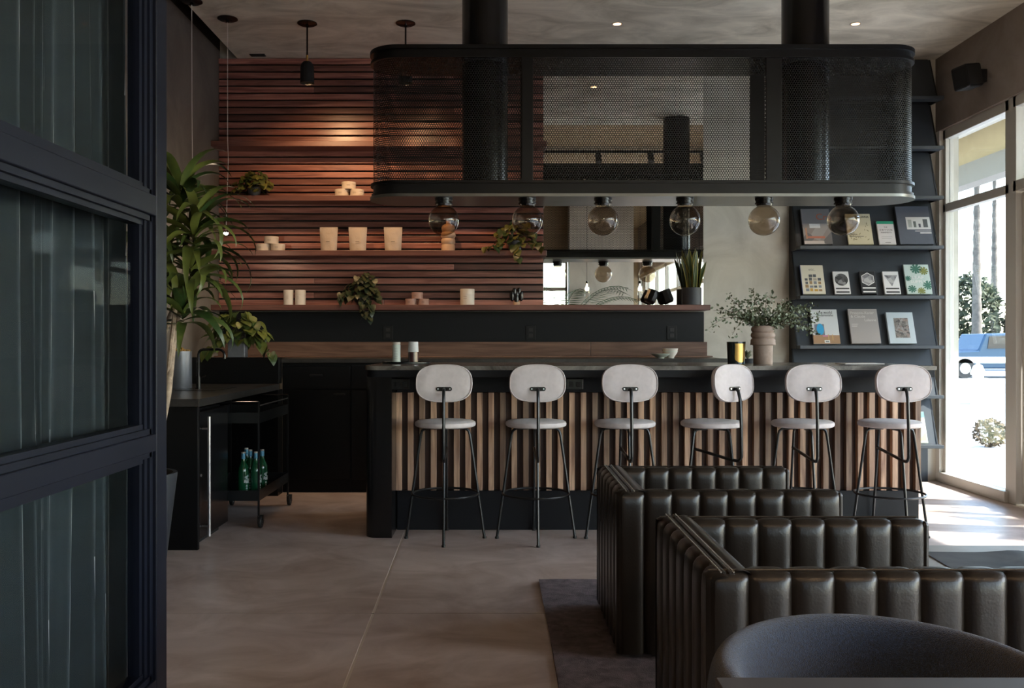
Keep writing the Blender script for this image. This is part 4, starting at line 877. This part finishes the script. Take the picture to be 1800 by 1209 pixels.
# snake plant
sn = thing('snake_plant', 'upright yellow-edged snake plant in a charcoal pot against the mirror', 'plant', (px(1216, 7.71), 7.71, SH[3]))
MB().lathe([(0, 0), (.078, 0), (.082, .003), (.082, .148), (.076, .148), (.074, .12), (0, .12)], seg=32).build('pot', 'potgrey', sn, True)
r6 = random.Random(6)
for k in range(13):
    a = k*2.4; rr = .018+.036*(k % 3)/2; h = r6.uniform(.24, .40); lean = r6.uniform(.02, .10)
    V = []; E = []
    bx, by = rr*cos(a), rr*sin(a); tw = r6.uniform(0, 3.1)
    ox, oy = cos(a)*lean, sin(a)*lean*.35
    for j in range(9):
        t = j/8; w = .025*(1-.25*abs(t-.4))*(1-t**5)+.0005; c, s_ = cos(tw+t*.5), sin(tw+t*.5)
        cx, cy_ = bx+ox*t**1.5, by+oy*t**1.5
        V.append([(cx-c*w, cy_-s_*w, .12+h*t), (cx-c*w*.7, cy_-s_*w*.7, .12+h*t), (cx+s_*w*.25, cy_-c*w*.25, .12+h*t), (cx+c*w*.7, cy_+s_*w*.7, .12+h*t), (cx+c*w, cy_+s_*w, .12+h*t)])
    vs = [p for q in V for p in q]
    inn = MB().add(vs, [(j*5+i, (j+1)*5+i, (j+1)*5+i+1, j*5+i+1) for j in range(8) for i in (1, 2)]).build('leaf', 'sleaf', sn, True)
    MB().add(vs, [(j*5+i, (j+1)*5+i, (j+1)*5+i+1, j*5+i+1) for j in range(8) for i in (0, 3)]).build('leaf_edge', 'sedge', inn, True)

# ================================================================== ON THE BAR
BT = 1.0502
tr = thing('serving_tray', 'thin round dark tray under the two drink bottles', 'tray', (px(714, 6.2), 6.2, BT))
MB().lathe([(0, 0), (.155, 0), (.162, .004), (.162, .012), (.158, .012), (.155, .006), (0, .006)], seg=48).build('dish', 'steel', tr, True); MB().tube([(.162*cos(a*.1), .162*sin(a*.1), .012) for a in range(63)], .002, 5, True).build('rim', 'steelgloss', tr, True)
cn = thing('pale_can', 'slim pale green can with printed lines on the round tray', 'can', (px(697, 6.15), 6.15, BT+.0065))
MB().lathe([(.024, 0), (.0275, .003), (.0275, .118), (.025, .122), (0, .122)], seg=24).build('body', 'mint', cn, True); MB().lathe([(.022, .1222), (.0265, .124), (.0265, .136), (.024, .139), (0, .139)], seg=24).build('cap', 'white', cn, True)
m_ = MB()
for k in range(7): m_.add([(.0279*sin(a), -.0279*cos(a), zz) for zz in (.03+k*.011, .032+k*.011) for a in (-.5, -.2, .1, .4)], [(0,1,5,4), (1,2,6,5), (2,3,7,6)])
m_.build('printed_lines', mat('grey_print', (.3, .34, .33), .5), cn)
sk = thing('shaker_bottle', 'frosted bottle half filled with dark plum drink on the tray', 'bottle', (px(726.5, 6.15), 6.15, BT+.0065))
MB().lathe([(.033, 0), (.036, .003), (.0345, .072)], seg=24).build('body', 'liquid', sk, True); MB().lathe([(.0358, .0722), (.0325, .140), (.030, .142), (0, .142)], seg=24).build('cup_lid', 'frost', sk, True)
cd = thing('scented_candle', 'black glass candle with a gold crest label on the bar', 'candle', (px(1294, 6.0), 6.0, BT))
MB().lathe([(0, 0), (.052, 0), (.055, .003), (.061, .148), (.058, .148), (.053, .12), (0, .12)], seg=32).build('glass', 'greenblk', cd, True)
m_ = MB(); prof_ = [(.014, .30), (.022, .52), (.03, .68), (.05, .72), (.12, .66), (.136, .70)]
vs = []
for zz, hw in prof_:
    rr = .0558+.0058*zz/.148
    for j in range(7): a = R(18)+(j/6*2-1)*hw; vs.append((rr*sin(a), -rr*cos(a), zz))
m_.add(vs, [(i*7+j, i*7+j+1, (i+1)*7+j+1, (i+1)*7+j) for i in range(5) for j in range(6)]); m_.build('gold_label', 'gold', cd, True)
va = thing('ribbed_vase', 'brown-grey clay vase with two bulging rings on the bar', 'vase', (px(1341, 5.97), 5.97, BT))
MB().lathe([(0, 0), (.058, 0), (.061, .004), (.063, .124), (.076, .128), (.080, .132), (.080, .140), (.078, .147), (.0785, .158), (.072, .168), (.066, .172), (.075, .178), (.0785, .190), (.075, .203), (.066, .210), (.072, .216), (.076, .228), (.073, .242), (.062, .252), (.057, .252), (.055, .2), (0, .2)], seg=44).build('body', 'clay', va, True)
MB().lathe([(.082, .1265), (.082, .1300)], seg=44).build('ledge', 'clay', va, True)
br = thing('leafy_branches', 'spreading arrangement of small-leaved branches in the ribbed vase', 'plant', (px(1341, 5.97), 5.97, BT+.205))
r8 = random.Random(8); fol = MB(); tw_ = MB()
def sprig(p0, p1, sag, n, dens=1.0):
    P = []
    for k in range(9):
        t = k/8; q = Vector(p0).lerp(Vector(p1), t); q.z += sag*4*t*(1-t); q += Vector((r8.uniform(-.008, .008), r8.uniform(-.008, .008), r8.uniform(-.006, .006)))*t; P.append(q)
    tw_.tube(P, [.0025*(1-.6*k/8) for k in range(9)], 5)
    for k in range(n):
        t = r8.uniform(.18, 1); i = min(int(t*8), 7); q = P[i].lerp(P[i+1], t*8-i)
        off = Vector((r8.gauss(0, 1), r8.gauss(0, 1), r8.gauss(.1, 1))); off *= .022*(.4+r8.random())/max(.3, off.length)*1.6
        c = q+off; d = Vector((r8.gauss(0, 1), r8.gauss(0, 1), r8.gauss(.2, .8))).normalized(); s_ = d.cross(Vector((r8.gauss(0, 1), r8.gauss(0, 1), r8.gauss(0, 1)))).normalized()
        l = r8.uniform(.015, .026); w = l*.34
        fol.add([c-d*l*.5, c+s_*w-d*l*.1, c+s_*w*.8+d*l*.2, c+d*l*.55, c-s_*w*.8+d*l*.2, c-s_*w-d*l*.1], [(0,1,2,3), (0,3,4,5)])
for (x_, y_, n_, sag) in ((1240, 578, 70, .09), (1262, 545, 55, .05), (1278, 548, 75, .04), (1290, 520, 90, .02), (1322, 512, 90, .01), (1300, 530, 90, .02), (1335, 525, 70, 0), (1285, 590, 40, .10), (1358, 520, 60, .01), (1362, 545, 70, .01), (1383, 530, 80, .02), (1395, 555, 90, .03), (1410, 542, 90, .03), (1432, 540, 90, .04), (1440, 560, 90, .05), (1425, 580, 80, .06), (1448, 588, 60, .08), (1400, 580, 60, .06), (1310, 560, 80, .03), (1375, 560, 80, .03), (1345, 555, 90, .0)):
    yo = r8.uniform(-.16, .16); sprig((r8.uniform(-.03, .03), r8.uniform(-.03, .03), 0), (px(x_, 5.97)-br.location.x, yo, pz(y_, 5.97)-br.location.z), sag, int(n_*1.25))
fo = fol.build('foliage', 'eleaf', br); fo['kind'] = 'stuff'; tw_.build('twigs', 'twig', br, True)
bw = thing('ceramic_bowl', 'pale ceramic bowl on the back counter ledge', 'bowl', (px(1178, 7.42), 7.42, 1.0645))
MB().lathe([(.03, 0), (.032, .008), (.055, .04), (.064, .078), (.061, .078), (.050, .042), (0, .014)], seg=32).build('body', 'white', bw, True); MB().lathe([(.0605, .05), (.0612, .056)], seg=32).build('glaze_band', 'ceramic', bw, True)
pl = thing('shallow_dish', 'shallow grey-green dish beside the pale ceramic bowl', 'dish', (px(1160, 7.36), 7.33, 1.0645))
MB().lathe([(.028, 0), (.03, .006), (.06, .022), (.076, .034), (.074, .036), (.055, .026), (0, .012)], seg=32).build('body', 'ceramic', pl, True); MB().lathe([(.0742, .0345), (.077, .0365)], seg=32).build('rim', 'ceramic', pl, True)
su = thing('succulent', 'small green succulent peeking between candle and vase', 'plant', (px(1314, 6.38), 6.38, BT))
MB().lathe([(0, 0), (.04, 0), (.05, .03), (.045, .03), (0, .025)], seg=20).build('pot', 'potgrey', su, True)
hm = strap(.075, .012, 60, 60, 5).mesh('leaf', M['eleaf'], True)
for k in range(24): inst('leaf', hm, su, loc=(0, 0, .026), rot=(0, R(random.uniform(-30, 20)), k*2.4), scale=random.uniform(.7, 1.1))
mn = thing('menu_sheet', 'flat white sheet lying on the bar top near the windows', 'paper', (px(1511, 6.1), 6.1, BT))
MB().box(-.13, .13, -.09, .09, 0, .004).build('sheet', 'paper', mn); MB().box(-.12, -.03, -.08, .08, .0041, .0048).build('clip_band', 'white', mn)

# ================================================================== BEHIND THE CAMERA (mirror)
pd_lab = ['clear glass tube pendant before the concrete pier in the mirror', 'clear glass tube pendant before the windows in the mirror', 'clear glass tube pendant at the mirror edge behind the snake plant', 'unseen clear glass tube pendant added to light the armchair side', 'unseen clear glass tube pendant added to light the left of the seating area']
for i, (xx, yy) in enumerate(((1.40, .9), (2.26, .9), (3.22, .9), (.55, .9), (-.3, .9))):  # last two pendants are unseen, added for their warm light
    p = thing('tube_pendant', pd_lab[i], 'lamp', (xx, yy, 1.90), group='clear tube pendants')
    MB().lathe([(.0, 0), (.03, .002), (.038, .02), (.038, .19), (.026, .225), (.018, .24)], seg=20).build('glass_shade', 'clear', p, True)
    MB().cyl((0, 0, .24), (0, 0, .28), .019, 14).build('socket', 'steelgloss', p, True); MB().cyl((0, 0, .28), (0, 0, 2.4), .003, 6).build('cord', 'black', p)
    MB().lathe([(0, .12), (.016, .135), (.020, .16), (.014, .20), (.008, .235)], seg=14).build('bulb', 'bulbs', p, True)
    lamp('tube_lamp', 'POINT', (0, 0, .15), 5, (1, .62, .34), p, .03)
pm = thing('potted_palm', 'feathery potted palm seen in the mirror before the rear window', 'plant', (1.12, -2.4, 0))
MB().lathe([(0, 0), (.17, 0), (.22, .42), (.2, .42), (.19, .38), (0, .38)], seg=28).build('pot', 'potgrey', pm, True)
r9 = random.Random(9)
for k in range(14):
    a = k*2.4; ln = r9.uniform(2.3, 3.0); e = R(r9.uniform(70, 86)); P = [Vector((0, 0, .38))]
    for j in range(14): d = Vector((cos(a)*cos(e), sin(a)*cos(e), sin(e))); P.append(P[-1]+d*ln/14); e -= R(9.5)*(j/8)
    m_ = MB().tube(P, .006, 4)
    for j in range(5, 14):
        for q in range(3):
            c = P[j].lerp(P[min(j+1, 14)], q/3); tn = (P[min(j+1, 14)]-P[j-1]).normalized(); sd = tn.cross(Vector((0, 0, 1))).normalized()
            for s_ in (1, -1):
                l = .34*(1-.5*abs(j-9)/6); tip = c+sd*s_*l*.8+tn*l*.5-Vector((0, 0, l*.35)); m_.add([c, c.lerp(tip, .4)+tn*.011, tip, c.lerp(tip, .4)-tn*.011], [(0,1,2,3)])
    m_.build('frond', 'palmleaf', pm)
tk = thing('track_light', 'black ceiling track with spotlights seen in the mirror', 'lamp', (2.0, 2.6, 3.90))
MB().box(-2.6, 1.7, -.02, .02, 0, .035).build('rail', 'black', tk)
for dx in (-1.6, -.6, .15, .9): MB().cyl((dx, 0, -.02), (dx, .06, -.14), .045, 14).build('spot_head', 'black', tk, True)
for dx in (-2.4, 1.5): MB().cyl((dx, 0, .035), (dx, 0, .40), .006, 6).build('hanger', 'black', tk)
dc = thing('ceiling_duct', 'thick black round duct below the high ceiling, seen in the mirror', 'duct', (0, 1.0, 3.90))
MB().cyl((XL+.01, 0, 0), (XR-.01, 0, 0), .16, 24).build('pipe', 'black', dc, True)
for xx in (-1.5, .6, 2.6): MB().cyl((xx, 0, .16), (xx, 0, .40), .006, 6).build('hanger', 'black', dc)

# ================================================================== OUTSIDE
struct('ground_lot', MB().box(6.2, 120, -60, 120, -.25, -.14), 'asphalt', 'sun-bleached parking lot outside the windows', 'ground')
struct('ground_walk', MB().box(XR+.22, 6.2, -30, 60, -.25, -.03), 'walk', 'pavement just outside the storefront windows', 'ground')
struct('canopy_roof', MB().box(XR+.22, 6.5, -12, 24, 3.98, 4.2), 'soffit', 'white soffit of the entrance canopy outside', 'canopy')
struct('canopy_fascia', MB().box(6.3, 6.5, -12, 24, 3.60, 3.98), 'stucco', 'tan fascia beam of the entrance canopy', 'canopy')
struct('canopy_beam', MB().box(6.28, 6.52, -12, 24, 3.32, 3.60), 'stuccog', 'grey lower beam under the tan canopy fascia', 'canopy')
def clump(name, label, cat, loc, ext, n, ls, mt, seed, trunkh=0, group=None):
    r = random.Random(seed); p = thing(name, label, cat, loc, 0, group); m_ = MB()
    for k in range(n):
        v = Vector((r.gauss(0, 1), r.gauss(0, 1), r.gauss(0, 1))).normalized()*r.uniform(.55, 1)**.5
        c = Vector((v.x*ext[0], v.y*ext[1], trunkh+ext[2]+v.z*ext[2])); d = Vector((r.gauss(0, 1), r.gauss(0, 1), r.gauss(0, 1))).normalized(); s_ = d.orthogonal().normalized(); l = ls*r.uniform(.6, 1.3)
        m_.add([c-d*l, c+s_*l*.5, c+d*l, c-s_*l*.5], [(0,1,2,3)])
    f = m_.build('foliage', mt, p); f['kind'] = 'stuff'
    MB().cyl((0, 0, 0), (0, 0, trunkh+ext[2]*1.2), max(.02, ext[0]*.05), 8).build('stem', 'twig', p, True)
for k in range(5):
    clump('hedge_tree', ('rounded tree at the left edge of the far hedge', 'rounded tree second in the far hedge', 'rounded tree in the middle of the far hedge behind the hydrant', 'rounded tree at the right of the far hedge', 'rounded tree at the far end of the hedge')[k], 'tree', (19.6+2.45*k, 42+.5*(k % 2), -.15), (1.2, 1.2, 2.0+.25*(k % 2)), 1500, .20, 'hedge', 40+k, .1, 'trees beyond the parking lot')
for i, (xp, hgt) in enumerate(((1717, 9), (1748, 11))):
    p = thing('palm_tree', ('tall palm trunk beyond the blue car, left of two', 'tall palm trunk beyond the blue car, right of two')[i], 'tree', (px(xp, 38+9*i), 38+9*i, -.15), 0, 'palms beyond the car')
    MB().lathe([(.28, 0)]+[(.20+.03*(k % 2)-.004*k, .3+k*.28) for k in range(int(hgt/.28))], seg=14).build('trunk', 'trunk', p, True)
    for k in range(16):
        a = k*2.4; e = R(50-6*(k % 8)); P = [Vector((0, 0, hgt))]
        for j in range(6): P.append(P[-1]+Vector((cos(a)*cos(e), sin(a)*cos(e), sin(e)))*.45); e -= R(14)
        m_ = MB()
        for j in range(6):
            sd = Vector((-sin(a), cos(a), 0))*.25*(1-.12*j); m_.add([P[j]-sd, P[j]+sd, P[j+1]+sd*.85, P[j+1]-sd*.85], [(0,1,2,3)])
        m_.build('frond', 'palmleaf', p)
car = thing('pickup_car', 'blue car with a white side stripe in the parking lot', 'car', (px(1745, 34), 34, -.14), R(0))
prof_c = [(-2.4, .35), (-2.45, .95), (-1.0, 1.02), (-.75, 1.62), (.75, 1.66), (1.25, 1.08), (2.3, .98), (2.45, .7), (2.42, .35)]
mtc = Matrix(((1,0,0,0),(0,0,1,0),(0,1,0,0),(0,0,0,1)))
MB().prism(prof_c, -.9, .9, mtc).build('body', 'carblue', car, bevel=.06)
MB().prism([(-.68, 1.08), (-.62, 1.52), (.68, 1.56), (1.05, 1.1)], -.92, .92, mtc).build('side_glass', 'carwin', car); MB().box(-2.44, 2.42, -.93, -.9, .55, .78).build('side_stripe', 'hydrant', car)
for xx in (-1.5, 1.5):
    for yy in (-.82, .82):
        w_ = MB().cyl((xx, yy-.11, .36), (xx, yy+.11, .36), .36, 24).build('wheel', 'rubber', car, True); MB().cyl((xx, yy-.12, .36), (xx, yy+.12, .36), .2, 16).build('hub', 'chrome', w_, True)
hy = thing('fire_hydrant', 'white fire hydrant standing in the bright lot', 'hydrant', (px(1719, 19.5), 19.5, -.14))
MB().lathe([(.16, 0), (.16, .06), (.11, .07), (.11, .62), (.15, .63), (.15, .68), (.13, .72), (.09, .82), (.03, .86), (.03, .92), (0, .92)], seg=20).build('barrel', 'hydrant', hy, True)
for sx in (-1, 1): MB().cyl((sx*.1, 0, .5), (sx*.2, 0, .5), .06, 12).build('outlet', 'hydrant', hy, True)
MB().cyl((0, -.1, .42), (0, -.2, .42), .075, 12).build('nozzle', 'hydrant', hy, True)
clump('dry_shrub', 'small dry-leaved shrub growing outside the corner window', 'shrub', (px(1740, 10.6), 10.6, -.03), (.19, .19, .17), 420, .035, 'hedge2', 61)
clump('street_tree', 'leafy street tree outside, casting dappled shade through the door', 'tree', (9.4, 4.6, -.14), (1.5, 2.2, 1.3), 1500, .17, 'hedge', 62, 2.4)
